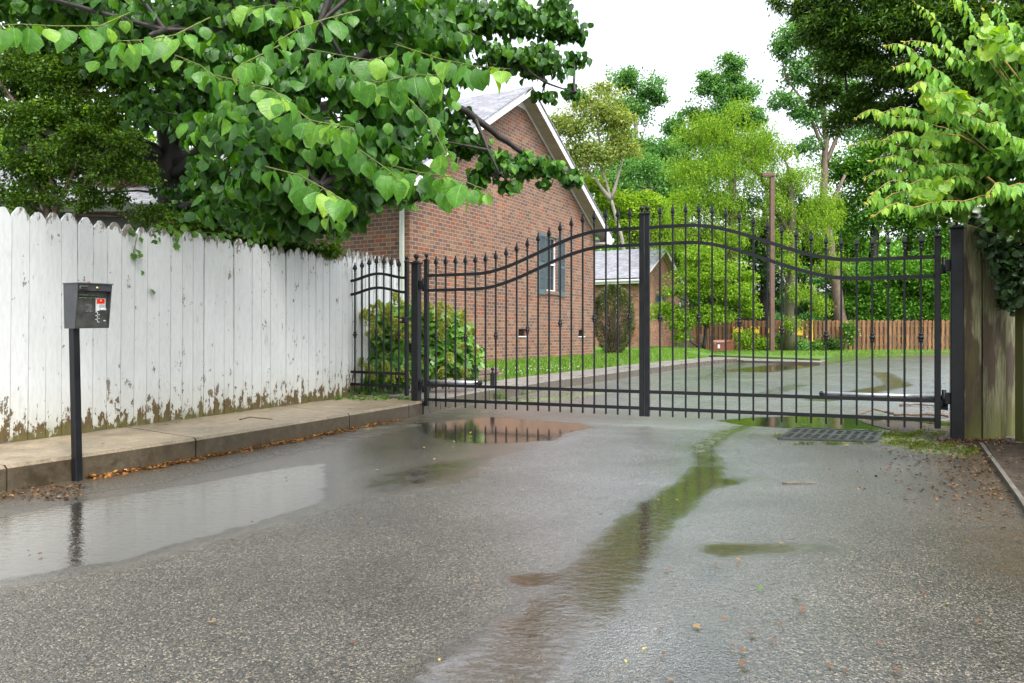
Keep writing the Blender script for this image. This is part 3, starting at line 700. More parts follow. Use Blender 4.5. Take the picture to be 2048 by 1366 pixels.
grass('grass',[(bank,16000,lawn_z),(near_l,13000,lawn_z),([(5.8,30),(8.5,31.9),(9.5,38),(6.9,37.5)],7000,lawn_z),([(8.6,33.5),(11,31.4),(14,29),(17,31.5),(17.5,36),(24,40.5),(34,41),(9.5,41.5)],14000,lambda x,y:x*0+.15)],.085)
# clover heads scattered in the bank
cl=MB()
for k in range(70):
    t=random.random(); a=Vector(far_i[3]).lerp(Vector(far_i[6]),t); x=a.x+random.uniform(-.55,-.02); y=a.y+random.uniform(0,.35)
    z=float(lawn_z(np.array([x]),np.array([y]))[0]); cl.ball((x,y,z+.07),.011,6)
tag(cl.build('clover_flowers',M['clover']),kind='stuff')

# low concrete edging and dark soil bed at the right
rb=MB(); rb.prism([(4.19,6.62),(3.03,4.45),(2.3,3.1),(1.9,2.2),(4.66,2.2),(4.66,6.72)],-.05,.022)
tag(rb.build('soil_bed',M['soil']),kind='structure')
eg=MB(); eg.bar([(4.20,6.72,.016),(3.03,4.47,.014),(2.3,3.12,.014),(1.88,2.2,.014)],.028,.05)
tag(eg.build('edging_strip',concrete('edging concrete',(.15,.145,.125),(.23,.22,.19),.5)),'narrow pale concrete edging along the dark soil bed','edging')
sb=MB(); sb.prism([(3.95,7.0),(4.22,6.66),(4.66,6.75),(4.95,7.3),(4.6,8.6),(4.0,8.6)],-.05,.006)
tag(sb.build('soil',M['soil']),kind='structure')

# ------------------------------------------------------------------ fences
def board_mesh(mb, uvs, rnds, a, b, thick, z0, z1, style='dog', lean=0., gap=.004, rnd=0, peak=.08):
    """one upright board between plan points a,b; dog-eared or pointed top; front face towards -normal"""
    a=Vector((a[0],a[1],0)); b=Vector((b[0],b[1],0)); t=(b-a).normalized(); L=(b-a).length
    nrm=Vector((t.y,-t.x,0))
    x0,x1=gap/2,L-gap/2; wd=x1-x0
    if style=='dog': top=[(x1,z1-peak),(x1-wd*.34,z1-.006),(x1-wd*.5,z1),(x0+wd*.34,z1-.006),(x0,z1-peak)]
    elif style=='point': top=[(x1,z1-peak),(x1-wd*.25,z1-peak*.35),(x1-wd*.5,z1),(x0+wd*.25,z1-peak*.35),(x0,z1-peak)]
    else: top=[(x1,z1),(x0,z1)]
    out=[(x0,z0),(x1,z0)]+top; n=len(out); k0=len(mb.v)
    pts=[]
    for off in (0,thick):
        for x,z in out:
            p=a+t*(x-lean*(z1-z)*-1*0)+nrm*off; p.z=z; p+=t*(lean*(z-z0)); pts.append(p)
    fs=[tuple(range(n,2*n)),tuple(range(n-1,-1,-1))]+[((i+1)%n,i,n+i,n+(i+1)%n) for i in range(n)]
    mb.add(pts,[f for f in fs])
    u0=random.uniform(0,50)
    for off in (0,1):
        for x,z in out: uvs.append((u0+x+off*.02,z-z0)); rnds.append(rnd)
def build_boards(name,mb,uvs,rnds,mt,parent=None):
    off=origin(parent) if parent else Vector((0,0,0))
    me=bpy.data.meshes.new(name); me.from_pydata([(v[0]-off.x,v[1]-off.y,v[2]-off.z) for v in mb.v],[],mb.f)
    ul=me.uv_layers.new(name='UVMap'); vi=np.zeros(len(me.loops),np.int32); me.loops.foreach_get('vertex_index',vi)
    ul.data.foreach_set('uv',np.array(uvs,np.float32)[vi].ravel())
    at=me.attributes.new('rnd','FLOAT','POINT'); at.data.foreach_set('value',np.array(rnds,np.float32))
    me.update(); bm=bmesh.new(); bm.from_mesh(me); bmesh.ops.recalc_face_normals(bm,faces=bm.faces); bm.to_mesh(me); bm.free()
    return link(name,me,mt,parent)
def fence(name,label,cat,a,b,wd,z0,z1,mt,style='dog',group=None,posts=True,lean=None,back=1,peak=.07,zt=None,gap=.005,jit=.018):
    a=Vector((*a,0)); b=Vector((*b,0)); L=(b-a).length; t=(b-a)/L; nrm=Vector((t.y,-t.x,0))
    th=thing(name,label,cat,(a.x,a.y,z0),0,group)
    mb=MB(); uvs=[]; rn=[]; x=0; i=0
    while x<L-.02:
        w_=wd*random.uniform(.96,1.04); e=min(x+w_,L); p=a+t*x; q=a+t*e
        tt=x/L; top=(zt(tt) if zt else z1)+random.uniform(-jit,jit)
        board_mesh(mb,uvs,rn,p+nrm*random.uniform(0,.006),q+nrm*random.uniform(0,.006),.018,z0+random.uniform(0,.012),top,style,lean(tt) if lean else random.uniform(-.003,.003),gap,random.random(),peak*random.uniform(.85,1.15)); x=e
    build_boards('picket_panel',mb,uvs,rn,mt,th)
    for zz in (.35,.95,1.5):
        r=MB(); ra=a-nrm*.022*back; rb_=b-nrm*.022*back; r.bar([(ra.x,ra.y,z0+zz),(rb_.x,rb_.y,z0+zz)],.04,.09); r.build('rail',mt if False else M['bark_brown'],th)
    if posts:
        k=max(1,round(L/2.4))
        for j in range(k+1):
            p=a+t*(L*j/k)-nrm*.09*back; r=MB(); r.bbox((p.x,p.y,z0+.85),(.09,.09,1.7),.006); r.build('post',M['bark_brown'],th)
    return th
fence('board_fence','long white board fence with flaking paint and dog-eared tops behind the kerb','fence',(-6.05,.35),(-2.2,10.0),.142,KZ,2.0,M['paint'],'dog',gap=.008,lean=lambda t:.016*(1-t)+random.uniform(-.007,.007),zt=lambda t:1.985+.065*max(0,(t-.5)*2))
fence('picket_fence','short greyish pointed picket fence behind the small black gate','fence',(-2.24,10.12),(-1.74,11.62),.122,.25,2.16,M['gpicket'],'point',peak=.11,posts=False,gap=.022)

# right hand old plank fence: three boards facing the drive and a run coming forward
th=thing('plank_fence','tall old grey-green plank fence beside the right gate post','fence',(4.28,7.12,0))
mb=MB(); uvs=[]; rn=[]
xs_=[(4.285,4.455,7.10,0.0),(4.470,4.650,7.116,0.005),(4.664,4.86,7.19,.03)]
for x0,x1,y,z0 in xs_: board_mesh(mb,uvs,rn,(x1,y+.03),(x0,y+.03),-.02,z0,2.22,'flat',0,.012,random.random())
build_boards('board',mb,uvs,rn,M['oldplank'],th)
mb=MB(); uvs=[]; rn=[]
for x0,x1 in ((4.40,4.52),(4.60,4.72)): board_mesh(mb,uvs,rn,(x1,7.185),(x0,7.185),-.02,.0,2.2,'flat',0,.004,random.random())
build_boards('rear_board',mb,uvs,rn,M['oldplank'],th)
mb=MB(); uvs=[]; rn=[]; y=6.90
while y>1.:
    board_mesh(mb,uvs,rn,(4.72,y),(4.72,y-.185),.02,.01,2.2+random.uniform(-.02,.02),'flat',0,.006,random.random()); y-=.19
build_boards('side_boards',mb,uvs,rn,M['oldplank'],th)
r=MB(); r.bbox((4.79,7.02,1.05),(.09,.12,2.1),.005); r.build('post',M['oldplank'],th)
for zz in (.4,1.9):
    r=MB(); r.bar([(4.30,7.2,zz),(4.9,7.26,zz)],.04,.09); r.build('rail',M['oldplank'],th)

# brown board-on-board fence closing the far side
def shadowbox(name,label,a,b,z0,z1,mt,mt2,group=None):
    a=Vector((*a,0)); b=Vector((*b,0)); L=(b-a).length; t=(b-a)/L; nrm=Vector((t.y,-t.x,0))
    th=thing(name,label,'fence',(a.x,a.y,z0),0,group)
    for side,off in ((0,.045),(1,-.045)):
        mb=MB(); uvs=[]; rn=[]; x=.12*side
        while x<L-.1:
            p=a+t*x+nrm*off; q=a+t*(x+.14)+nrm*off
            board_mesh(mb,uvs,rn,p,q,.02,z0+.04,z1+random.uniform(-.03,.03),'dog',0,.004,random.random(),.05); x+=.24
        build_boards('front_boards' if side==0 else 'rear_boards',mb,uvs,rn,mt,th)
    for zz in (.45,.95,1.5):
        r=MB(); r.bar([(a.x,a.y,z0+zz),(b.x,b.y,z0+zz)],.06,.09); r.build('rail',mt,th) if False else r.build('rail',M['bark_brown'],th)
    return th
shadowbox('wooden_fence','brown wooden board fence across the far end of the drive',(10.2,42.3),(36,41.2),.0,1.83,M['brownplank'],None)
fence('side_fence','pale weathered board fence next to the second brick house','fence',(8.85,44.2),(10.2,42.3),.14,.25,1.95,M['paleplank'],'dog',posts=False)

# ------------------------------------------------------------------ iron gates
bl=M['black']
GO=Vector((-1.21,9.49,0)); GD=Vector((5.41,-2.41,0)); GL=GD.length; GA=math.atan2(GD.y,GD.x)
def gpt(u,v=0,z=0):
    d=GD.normalized(); n=Vector((-d.y,d.x,0)); return GO+d*u+n*v+Vector((0,0,z))
fm=MB()
fm.lathe([(.0125,0),(.016,.004),(.016,.010),(.0115,.015),(.0115,.03),(.016,.034),(.016,.042),(.011,.047)],(0,0,0),8,True)
prof=[(.010,.047),(.028,.066),(.031,.075),(.020,.108),(.008,.132),(.010,.138),(.008,.146)]
fm.lathe(prof,(0,0,0),4,flat=True); fm.ball((0,0,.147),.0095,8)
FIN=fm.build('finial',bl); fin_me=FIN.data; bpy.data.objects.remove(FIN)
km=MB(); km.lathe([(.014,-.045),(.021,-.036),(.021,-.026),(.015,-.020),(.026,-.010),(.030,0),(.026,.010),(.015,.020),(.021,.026),(.021,.036),(.014,.045)],(0,0,0),12)
KN=km.build('collar',bl); col_me=KN.data; bpy.data.objects.remove(KN)

def rise(w): 
    t=min(1,max(0,(w-.25)/.60)); return .44*(t*t*(3-2*t))
def gate_leaf(name,label,u0,u1,hinge_first):
    org=gpt(u0 if hinge_first else u1); th=thing(name,label,'gate',(org.x,org.y,0),GA,'double driveway gate leaves')
    L=u1-u0; X=lambda x:(x if hinge_first else x-L)     # local x from hinge
    W=lambda x:(x/L if hinge_first else 1-x/L)
    for x,top,nm in ((0,None,0),(L,None,1)):
        hin=(nm==0)==hinge_first
        zt_=1.93 if hin else 2.33; zb=.11 if hin else .10
        m=MB(); m.bbox((X(x),0,(zt_+zb)/2),(.052,.052,zt_-zb),.004); po=m.build('frame_post',bl,th,True)
        m=MB(); m.bbox((X(x),0,zt_+.008),(.068,.068,.016),.004); m.lathe([(.034,.014),(.02,.028),(.012,.032)],(X(x),0,zt_),8)
        m.lathe([(.010,.03),(.010,.05)],(X(x),0,zt_),8); m.ball((X(x),0,zt_+.072),.027,12); m.build('post_cap',bl,po,True)
    for k,z in (('top_rail',1.745),('upper_rail',1.56)):
        m=MB(); pts=[]
        for i in range(41):
            x=.026+(L-.052)*i/40; pts.append((X(x),0,z+rise(W(x))))
        m.bar(pts,.026,.036,side=(0,1,0)); m.build(k,bl,th,True)
    for k,z in (('lower_rail',.372),('bottom_rail',.190)):
        m=MB(); m.bar([(X(.026),0,z),(X(L-.026),0,z)],.026,.036,side=(0,1,0)); m.build(k,bl,th,True)
    for i in range(1,20):
        x=L*i/20; zt_=1.745+rise(W(x))+.085
        m=MB(); m.bbox((X(x),0,(.105+zt_)/2),(.0185,.0185,zt_-.105),.002); br=m.build('bar',bl,th,True)
        f=link('finial',fin_me,None,br); f.location=(X(x),0,zt_-.002)
        if (i-1)%3==0:
            c=link('collar',col_me,None,br); c.location=(X(x),0,.975+rise(W(x))*.49)
    return th
gl=gate_leaf('gate_leaf','left leaf of the black iron driveway gate, hinged beside the white fence',.148,2.90,True)
gr=gate_leaf('gate_leaf','right leaf of the black iron driveway gate, hinged beside the plank fence',2.962,5.763,False)
def gate_post(label,u,zt_,zb=0.,w_=.098):
    o=gpt(u); th=thing('gate_post',label,'post',(o.x,o.y,0),GA,'square gate posts')
    m=MB(); m.bbox((0,0,(zt_+zb)/2),(w_,w_,zt_-zb),.006); m.build('shaft',bl,th,True)
    m=MB(); m.bbox((0,0,zt_+.010),(w_+.03,w_+.03,.022),.005); m.lathe([(.055,.02),(.03,.04),(.016,.045),(.013,.07)],(0,0,zt_),12); m.ball((0,0,zt_+.095),.036,14); m.build('cap',bl,th,True)
    return th
pl_=gate_post('left black square gate post with a ball cap standing at the kerb end',0.0,1.90,-.02)
pr_=gate_post('right black square gate post with a ball cap standing against the plank fence',5.92,2.0,-.02,.104)
for po,sg,zs in ((pl_,1,(.36,1.63)),(pr_,-1,(.40,1.66))):
    for z in zs:
        m=MB(); m.bbox((sg*.075,0,z),(.05,.05,.11),.005); m.lathe([(.019,-.08),(.019,-.02),(.023,-.015),(.023,.015),(.019,.02),(.019,.08)],(sg*.105,-.005,z),10); m.bbox((sg*.125,0,z-.05),(.04,.035,.06),.004)
        m.build('hinge',bl,po,True)
# swing arms that drive each leaf
def opener(label,u0,u1,z,v,r,col,knob):
    o=gpt(u0,v); th=thing('gate_opener_arm',label,'gate opener',(o.x,o.y,0),GA,'gate opener arms'); L=u1-u0
    m=MB(); m.tube([(0,0,z),(L,0,z)],r,14); m.build('tube',col,th,True)
    m=MB(); m.ball((knob,0,z),r*1.3,10); m.bbox((knob,-v/2,z),(.03,abs(v),.03),.003); m.build('end_bracket',bl,th,True)
    m=MB(); m.bbox((L-knob,0,z-.05),(.07,.07,.14),.006); m.build('motor_housing',bl,th,True)
    return th
opener('pale tubular opener arm behind the right gate leaf',4.74,5.82,.405,.07,.020,M['steel'],0)
opener('grey tubular opener arm behind the left gate leaf',.12,.86,.41,.07,.026,M['steel'],.74)

# small side gate
A=Vector((-2.255,10.25,0)); B=Vector((-1.315,9.60,0)); D=(B-A); SL=D.length; SA=math.atan2(D.y,D.x)
th=thing('side_gate','small black iron pedestrian gate with an arched top rail beside the white fence','gate',(A.x,A.y,0),SA)
for x in (0.02,SL-.045):
    m=MB(); m.bbox((x,0,(1.93+.22)/2),(.045,.045,1.71),.004); po=m.build('frame_post',bl,th,True)
    m=MB(); m.bbox((x,0,1.938),(.058,.058,.014),.003); m.lathe([(.02,.012),(.009,.025),(.009,.04)],(x,0,1.93),8); m.ball((x,0,1.99),.024,10); m.build('post_cap',bl,po,True)
arch=lambda x:.075*math.sin(math.pi*min(1,max(0,(x-.08)/(SL-.16))))**1.6
for k,z in (('top_rail',1.735),('upper_rail',1.55)):
    m=MB(); m.bar([(.03+(SL-.08)*i/24,0,z+arch(.03+(SL-.08)*i/24)) for i in range(25)],.024,.034,side=(0,1,0)); m.build(k,bl,th,True)
for k,z in (('lower_rail',.50),('bottom_rail',.335)):
    m=MB(); m.bar([(.03,0,z),(SL-.05,0,z)],.024,.034,side=(0,1,0)); m.build(k,bl,th,True)
for i in range(1,8):
    x=.02+(SL-.065)*i/8; zt_=1.735+arch(x)+.085
    m=MB(); m.bbox((x,0,(.24+zt_)/2),(.0185,.0185,zt_-.24),.002); br=m.build('bar',bl,th,True)
    f=link('finial',fin_me,None,br); f.location=(x,0,zt_-.002)
    if i in (1,4,7): c=link('collar',col_me,None,br); c.location=(x,0,1.0+arch(x)*.5)
m=MB(); m.bbox((SL-.06,-.03,1.19),(.11,.07,.075),.008); lk=m.build('lock_box',bl,th,True)
m=MB(); m.tube([(SL-.085,-.064,1.19),(SL-.085,-.075,1.19)],.017,14); m.build('lock_cylinder',M['brass'],lk,True)
m=MB(); m.bbox((-2.335,10.22,1.05),(.035,.035,1.72),.004); 
tag(m.build('latch_post',bl),'thin black upright post at the end of the white fence','post')

# black ball-topped stop post beyond the gate
b0=G(985,797); th=thing('stop_post','short black ball-topped stop post at the kerb behind the gate','post',b0)
m=MB(); m.bbox((b0.x,b0.y,.19),(.07,.07,.38),.006); m.build('shaft',bl,th)
m=MB(); m.bbox((b0.x,b0.y,.385),(.088,.088,.016),.004); m.lathe([(.03,.39),(.014,.42),(.014,.44)],(b0.x,b0.y,0),10); m.ball((b0.x,b0.y,.465),.028,12); m.build('cap',bl,th)

# ------------------------------------------------------------------ brick houses
def house_frame(c, dirv):
    c=Vector((*c,0)); d=Vector((*dirv,0)).normalized(); n=Vector((d.y,-d.x,0))      # d along gable wall, n outward from it
    return c,d,n
def unproj(px,py,c,d,n,off=0):
    """photo pixel onto the gable wall plane (offset outwards) -> (along, height)"""
    ray=Vector(((px-1024)/F,1,-(py-HZ)/F)); o=Vector((0,0,CZ)); p0=c+n*off
    t=(p0-o).dot(n)/ray.dot(n); q=o+ray*t; return (q-p0).dot(d), q.z

def gable_house(name,label,c,dirv,zb,apx,ezL,ezR,W,depth,over,slopeL,slopeR,holes,eave=.35,ohL=None,bm='brick'):
    """brick house whose gable wall runs from corner c along dirv; body extends along -n by depth"""
    c,d,n=house_frame(c,dirv); th=thing(name,label,'house',(c.x,c.y,zb))
    aS,aZ=apx
    # gable wall with rectangular openings cut as a cell grid
    def topz(s): return aZ-slopeL*(aS-s) if s<aS else aZ-slopeR*(s-aS)
    xsx=sorted(set([0,W,aS]+[h[0] for h in holes]+[h[1] for h in holes])); 
    mb=MB()
    for a,b in zip(xsx[:-1],xsx[1:]):
        cuts=[zb-.4]+sorted(z for h in holes if h[0]<=a and h[1]>=b for z in (h[2],h[3]))
        lo=cuts[0]; k=1; segs=[]
        while k<len(cuts): segs.append((lo,cuts[k])); lo=cuts[k+1]; k+=2
        for z0,z1 in segs: 
            mb.add([c+d*a+Vector((0,0,z0)),c+d*b+Vector((0,0,z0)),c+d*b+Vector((0,0,z1)),c+d*a+Vector((0,0,z1))],[(0,1,2,3)])
        mb.add([c+d*a+Vector((0,0,lo)),c+d*b+Vector((0,0,lo)),c+d*b+Vector((0,0,topz(b))),c+d*a+Vector((0,0,topz(a)))],[(0,1,2,3)])
    # reveals of the openings
    for s0,s1,z0,z1 in holes:
        q=lambda s,z,o: c+d*s+n*o+Vector((0,0,z))
        for (sa,za,sb_,zb_) in ((s0,z0,s1,z0),(s1,z0,s1,z1),(s1,z1,s0,z1),(s0,z1,s0,z0)):
            mb.add([q(sa,za,0),q(sb_,zb_,0),q(sb_,zb_,-.10),q(sa,za,-.10)],[(0,1,2,3)])
    wuv=lambda v:((Vector((v.x,v.y,0))-c).dot(d)+((Vector((v.x,v.y,0))-c).dot(n))+40, v.z-zb+10)
    mb.build('wall',M[bm],th,uv=wuv)
    # side walls and back
    mb=MB()
    for s,ez in ((0,topz(0)),(W,topz(W))):
        p=c+d*s; q=p-n*depth
        mb.add([q+Vector((0,0,zb-.4)),p+Vector((0,0,zb-.4)),p+Vector((0,0,ez)),q+Vector((0,0,ez))],[(0,1,2,3)])
    p=c-n*depth; q=p+d*W; mb.add([p+Vector((0,0,zb-.4)),q+Vector((0,0,zb-.4)),q+Vector((0,0,topz(W))),c-n*depth+d*aS+Vector((0,0,aZ)),p+Vector((0,0,topz(0)))],[(0,1,2,3,4)])
    mb.build('side_wall',M[bm],th,uv=wuv)
    # roof: two slabs with gable overhang
    q=lambda s,z,o: c+d*s+n*o+Vector((0,0,z))
    ohl=ohL or eave
    rz=lambda s: (aZ-slopeL*(aS-s) if s<aS else aZ-slopeR*(s-aS))
    T=.13
    rf=MB()
    rf.solid([q(-ohl,rz(-ohl)+T,over+.03),q(aS,aZ+T,over+.03),q(aS,aZ+T,-depth-over),q(-ohl,rz(-ohl)+T,-depth-over)],(0,0,.03))
    rf.solid([q(W+eave,rz(W+eave)+T,over+.03),q(aS,aZ+T,over+.03),q(aS,aZ+T,-depth-over),q(W+eave,rz(W+eave)+T,-depth-over)],(0,0,.03))
    ruv=lambda v:((v-c).dot(n)+30, math.hypot((v-c).dot(d)-aS,v.z-aZ)+.02)
    roof=rf.build('roof',M['shingle'],th,uv=ruv)
    # white rake boards, frieze, soffit, eave fascia and returns
    f=MB()
    for (sa,sb_) in ((-ohl,aS),(W+eave,aS)):
        f.solid([q(sa,rz(sa)-.07,over),q(sb_,rz(sb_)-.07,over),q(sb_,rz(sb_)+T,over),q(sa,rz(sa)+T,over)],-n*.025)
    f.build('rake_board',M['white'],th)
    f=MB()
    for (sa,sb_) in ((0,aS),(W,aS)):
        f.solid([q(sa,rz(sa)-.10,.004),q(sb_,rz(sb_)-.10,.004),q(sb_,rz(sb_)+T-.02,.004),q(sa,rz(sa)+T-.02,.004)],n*.02)
    f.solid([q(aS-.42,aZ-.32,.006),q(aS+.42,aZ-.32,.006),q(aS+.18,aZ-.02,.006),q(aS-.18,aZ-.02,.006)],n*.026)
    f.build('frieze_board',M['white'],th)
    f=MB()
    for (sa,sb_) in ((-ohl,aS),(W+eave,aS)):
        k=max(4,int(abs(sb_-sa)/.11))
        for i in range(k):
            t0,t1=i/k,(i+.93)/k; a_,b_=sa+(sb_-sa)*t0,sa+(sb_-sa)*t1
            f.solid([q(a_,rz(a_)-.035,.0),q(b_,rz(b_)-.035,.0),q(b_,rz(b_)-.035,over-.026),q(a_,rz(a_)-.035,over-.026)],(0,0,.02))
        f.solid([q(sa,rz(sa)-.01,.0),q(sb_,rz(sb_)-.01,.0),q(sb_,rz(sb_)-.01,over-.026),q(sa,rz(sa)-.01,over-.026)],(0,0,.02))
    f.build('soffit',M['soffit'],th)
    f=MB()
    for s,sg,oh in ((-ohl,-1,ohl),(W+eave,1,eave)):
        z=rz(s)+.02
        f.solid([q(s,z-.16,over),q(s,z-.16,-depth),q(s,z+.02,-depth),q(s,z+.02,over)],d*sg*.03)
        a_,b_=(s,-.001) if sg<0 else (W+.001,s)
        f.solid([q(a_,z-.15,over-.03),q(b_,z-.15,over-.03),q(b_,z-.15,-depth),q(a_,z-.15,-depth)],(0,0,.02))
        # boxed return on the gable end
        f.solid([q(a_-.0,z-.17,over-.002),q(b_,z-.17,over-.002),q(b_,z+.0+(.18 if sg<0 else .18),over-.002),q(a_,z+.0,over-.002)] if sg<0 else [q(a_,z-.17,over-.002),q(b_,z-.17,over-.002),q(b_,z+.02,over-.002),q(a_,z+.2,over-.002)],-n*.03)
        f.solid([q(a_,z-.175,over-.02),q(b_,z-.175,over-.02),q(b_,z-.175,-.0),q(a_,z-.175,-.0)],(0,0,.02))
    f.build('eave_box',M['white'],th)
    f=MB()
    for s,sg in ((-ohl-.03,-1),(W+eave+.03,1)):
        z=rz(s)+.06
        prof=[(0,0),(.085*sg,.01),(.11*sg,.06),(.10*sg,.12),(0,.12)]
        f.solid([q(s+x,z-.10+y,over+.02) for x,y in prof],-n*(depth+over*2))
    f.build('gutter',M['white'],th)
    return th,c,d,n,q
def window(th,q,d,n,s0,s1,z0,z1,shutL,shutR,sz0,sz1,cols=3,rows=2,deep=.09):
    sgn=1
    f=MB(); b=.03
    def rect(a0,a1,y0,y1,o,t): 
        m=MB(); return [q(a0,y0,o),q(a1,y0,o),q(a1,y1,o),q(a0,y1,o)],n*t
    for r in ((s0,s0+b,z0,z1),(s1-b,s1,z0,z1),(s0+b+.001,s1-b-.001,z0,z0+b),(s0+b+.001,s1-b-.001,z1-b,z1),(s0+b+.001,s1-b-.001,(z0+z1)/2-.022,(z0+z1)/2+.022)):
        f.solid(*rect(*r,-deep,.05))
    win=f.build('window',M['white'],th)
    g=MB(); g.solid(*rect(s0+.01,s1-.01,z0+.01,z1-.01,-deep-.012,.02)); g.build('pane',M['glass'],win)
    g=MB(); zm=(z0+z1)/2
    for i in range(1,cols):
        s=s0+b+(s1-s0-2*b)*i/cols
        for a_,b_ in ((z0+b,zm-.022),(zm+.022,z1-b)): g.solid(*rect(s-.008,s+.008,a_+.001,b_-.001,-deep+.009,.012))
    for zz in ((z0+b+zm-.022)/2,(zm+.022+z1-b)/2):
        for i in range(cols):
            w_=(s1-s0-2*b)/cols; sa=s0+b+w_*i+.009; g.solid(*rect(sa,sa+w_-.018,zz-.008,zz+.008,-deep+.009,.012))
    g.build('muntins',M['shutter'],win)
    g=MB(); g.solid(*rect(s0+.05,s1-.05,z0+.05,z1-.05,-deep-.16,.01)); g.build('dark_backing',M['dark'],win)  # dark sheet standing in for the unlit room behind the pane
    for a0,a1 in (shutL,shutR):
        h=MB(); fb=.055
        for r in ((a0,a0+fb,sz0,sz1),(a1-fb,a1,sz0,sz1),(a0+fb+.001,a1-fb-.001,sz0,sz0+.14),(a0+fb+.001,a1-fb-.001,sz1-.09,sz1),(a0+fb+.001,a1-fb-.001,(sz0+sz1)/2-.05,(sz0+sz1)/2+.05)):
            h.solid(*rect(*r,.006,.03))
        z=sz0+.15
        while z<sz1-.10:
            if abs(z-(sz0+sz1)/2)>.065:
                h.solid([q(a0+fb+.001,z-.014,.030),q(a1-fb-.001,z-.014,.030),q(a1-fb-.001,z+.016,.010),q(a0+fb+.001,z+.016,.010)],n*.005)
            z+=.034
        h.build('shutter',M['shutter'],th)
    h=MB(); h.solid(*rect(s0-.08,s1+.08,z0-.10,z0-.003,.0,.045)); h.build('window_sill',M['stone'],th)
    h=MB(); h.solid(*rect(s0-.02,s1+.02,z1+.003,z1+.03,.0,.02)); h.build('lintel',M['greenroof'],th)

K1=1.277
H1c,H1d=(-1.62*K1,11.9*K1),(.4824,.876)
c,d,n=house_frame(H1c,H1d)
up=lambda px,py,off=0: unproj(px,py,c,d,n,off)
OV=.38
aS,aZ=up(1063,190,OV); lS,lZ=up(864,332,OV); rS,rZ=up(1203,447,OV)
W1=up(1190,600)[0]
slL=(aZ-lZ)/(aS-lS); slR=(aZ-rZ)/(rS-aS)
aZ-=.0
w0,wz1=up(1091,472); w1,_=up(1113,480); _,wz0=up(1100,582)
sl0,sz1=up(1076,464); sr0=up(1119,490)[0]; sr1=up(1131,490)[0]; sz0=up(1090,590)[1]
v1=(up(1037,666)[0],up(1051,666)[0]); vz0=up(1043,672)[1]; vz1=up(1043,658)[1]
v2=(up(1157,668)[0],up(1168,668)[0]); vy0=up(1162,672.5)[1]; vy1=up(1162,660)[1]
print('house1',aS,aZ,W1,slL,slR,'win',w0,w1,wz0,wz1,'sh',sl0,sr0,sr1,sz0,sz1,'vents',v1,vz0,vz1,v2,vy0,vy1)
h1,c,d,n,q1=gable_house('brick_house','brick house with a tall gable and light grey roof just behind the gate',H1c,H1d,.335,(aS,aZ+.07),0,0,W1,14,OV,slL,slR,
    [(w0-.0,w1+.0,wz0,wz1),(v1[0],v1[1],vz0,vz1),(v2[0],v2[1],vy0,vy1)],eave=.48,ohL=.52)
window(h1,q1,d,n,w0+.003,w1-.003,wz0+.003,wz1-.003,(sl0,w0-.015),(w1+.08,w1+.08+(w0-.015-sl0)),sz0,sz1)
for a0,a1,z0,z1 in ((v1[0],v1[1],vz0,vz1),(v2[0],v2[1],vy0,vy1)):
    m=MB(); m.solid([q1(a0+.004,z0+.004,-.09),q1(a1-.004,z0+.004,-.09),q1(a1-.004,z1-.004,-.09),q1(a0+.004,z1-.004,-.09)],-n*.01)
    for k in range(4):
        z=z0+.02+(z1-z0-.03)*k/5
        m.solid([q1(a0+.006,z,-.04),q1(a1-.006,z,-.04),q1(a1-.006,z+.012,-.06),q1(a0+.006,z+.012,-.06)],n*.004)
    vt=m.build('foundation_vent',M['dark'],h1)
    m=MB(); m.solid([q1(a0-.03,z0-.028,.0),q1(a1+.03,z0-.028,.0),q1(a1+.03,z0-.003,.0),q1(a0-.03,z0-.003,.0)],n*.03); m.build('vent_sill',M['white'],vt)
# downspout on the side wall by the corner
m=MB(); sN=-d
def qs(o,z,out): return c-n*o-d*out+Vector((0,0,z))
zt_=1+2.25*K1
m.bar([qs(.16,.42,.055),qs(.16,zt_-.32,.055)],.085,.06,side=tuple(n))
m.bar([qs(.16,zt_-.33,.055),qs(.17,zt_-.26,.07),qs(.2,zt_-.02,.36),qs(.2,zt_+.12,.40)],.085,.06,side=tuple(n))
m.build('downspout',M['gutterw'],h1)

H2c=(6.5,38.0)
c2,d2,n2=house_frame(H2c,H1d); up2=lambda px,py,off=0: unproj(px,py,c2,d2,n2,off)
a2=up2(1325,498,.3); l2=up2(1302,529,.3); r2=up2(1352,548,.3); W2=up2(1358,600)[0]
ww=(up2(1316,600)[0],up2(1326,600)[0]); wz=(up2(1320,618)[1],up2(1320,591)[1])
s2L=(a2[1]-l2[1])/(a2[0]-l2[0]); s2R=(a2[1]-r2[1])/(r2[0]-a2[0])
print('house2',a2,W2,s2L,s2R,ww,wz)
s2=(s2L+s2R)/2
h2,c2,d2,n2,q2=gable_house('brick_house','smaller distant brick house with blue grey shutters beyond the lawn',H2c,H1d,.5,(W2*.5,a2[1]),0,0,W2,16,.3,s2,s2,[(ww[0],ww[1],wz[0],wz[1])],eave=.4,bm='brick_bright')
window(h2,q2,d2,n2,ww[0]+.003,ww[1]-.003,wz[0]+.003,wz[1]-.003,(ww[0]-.4,ww[0]-.02),(ww[1]+.02,ww[1]+.4),wz[0]-.05,wz[1]+.02)
def qs2(o,z,out): return c2-n2*o-d2*out+Vector((0,0,z))
m=MB(); m.bar([qs2(1.2,.45,.06),qs2(1.2,3.0,.06)],.10,.08,side=tuple(n2)); m.bar([qs2(1.2,2.99,.06),qs2(1.2,3.35,.42)],.10,.08,side=tuple(n2)); m.build('downspout',M['white'],h2)
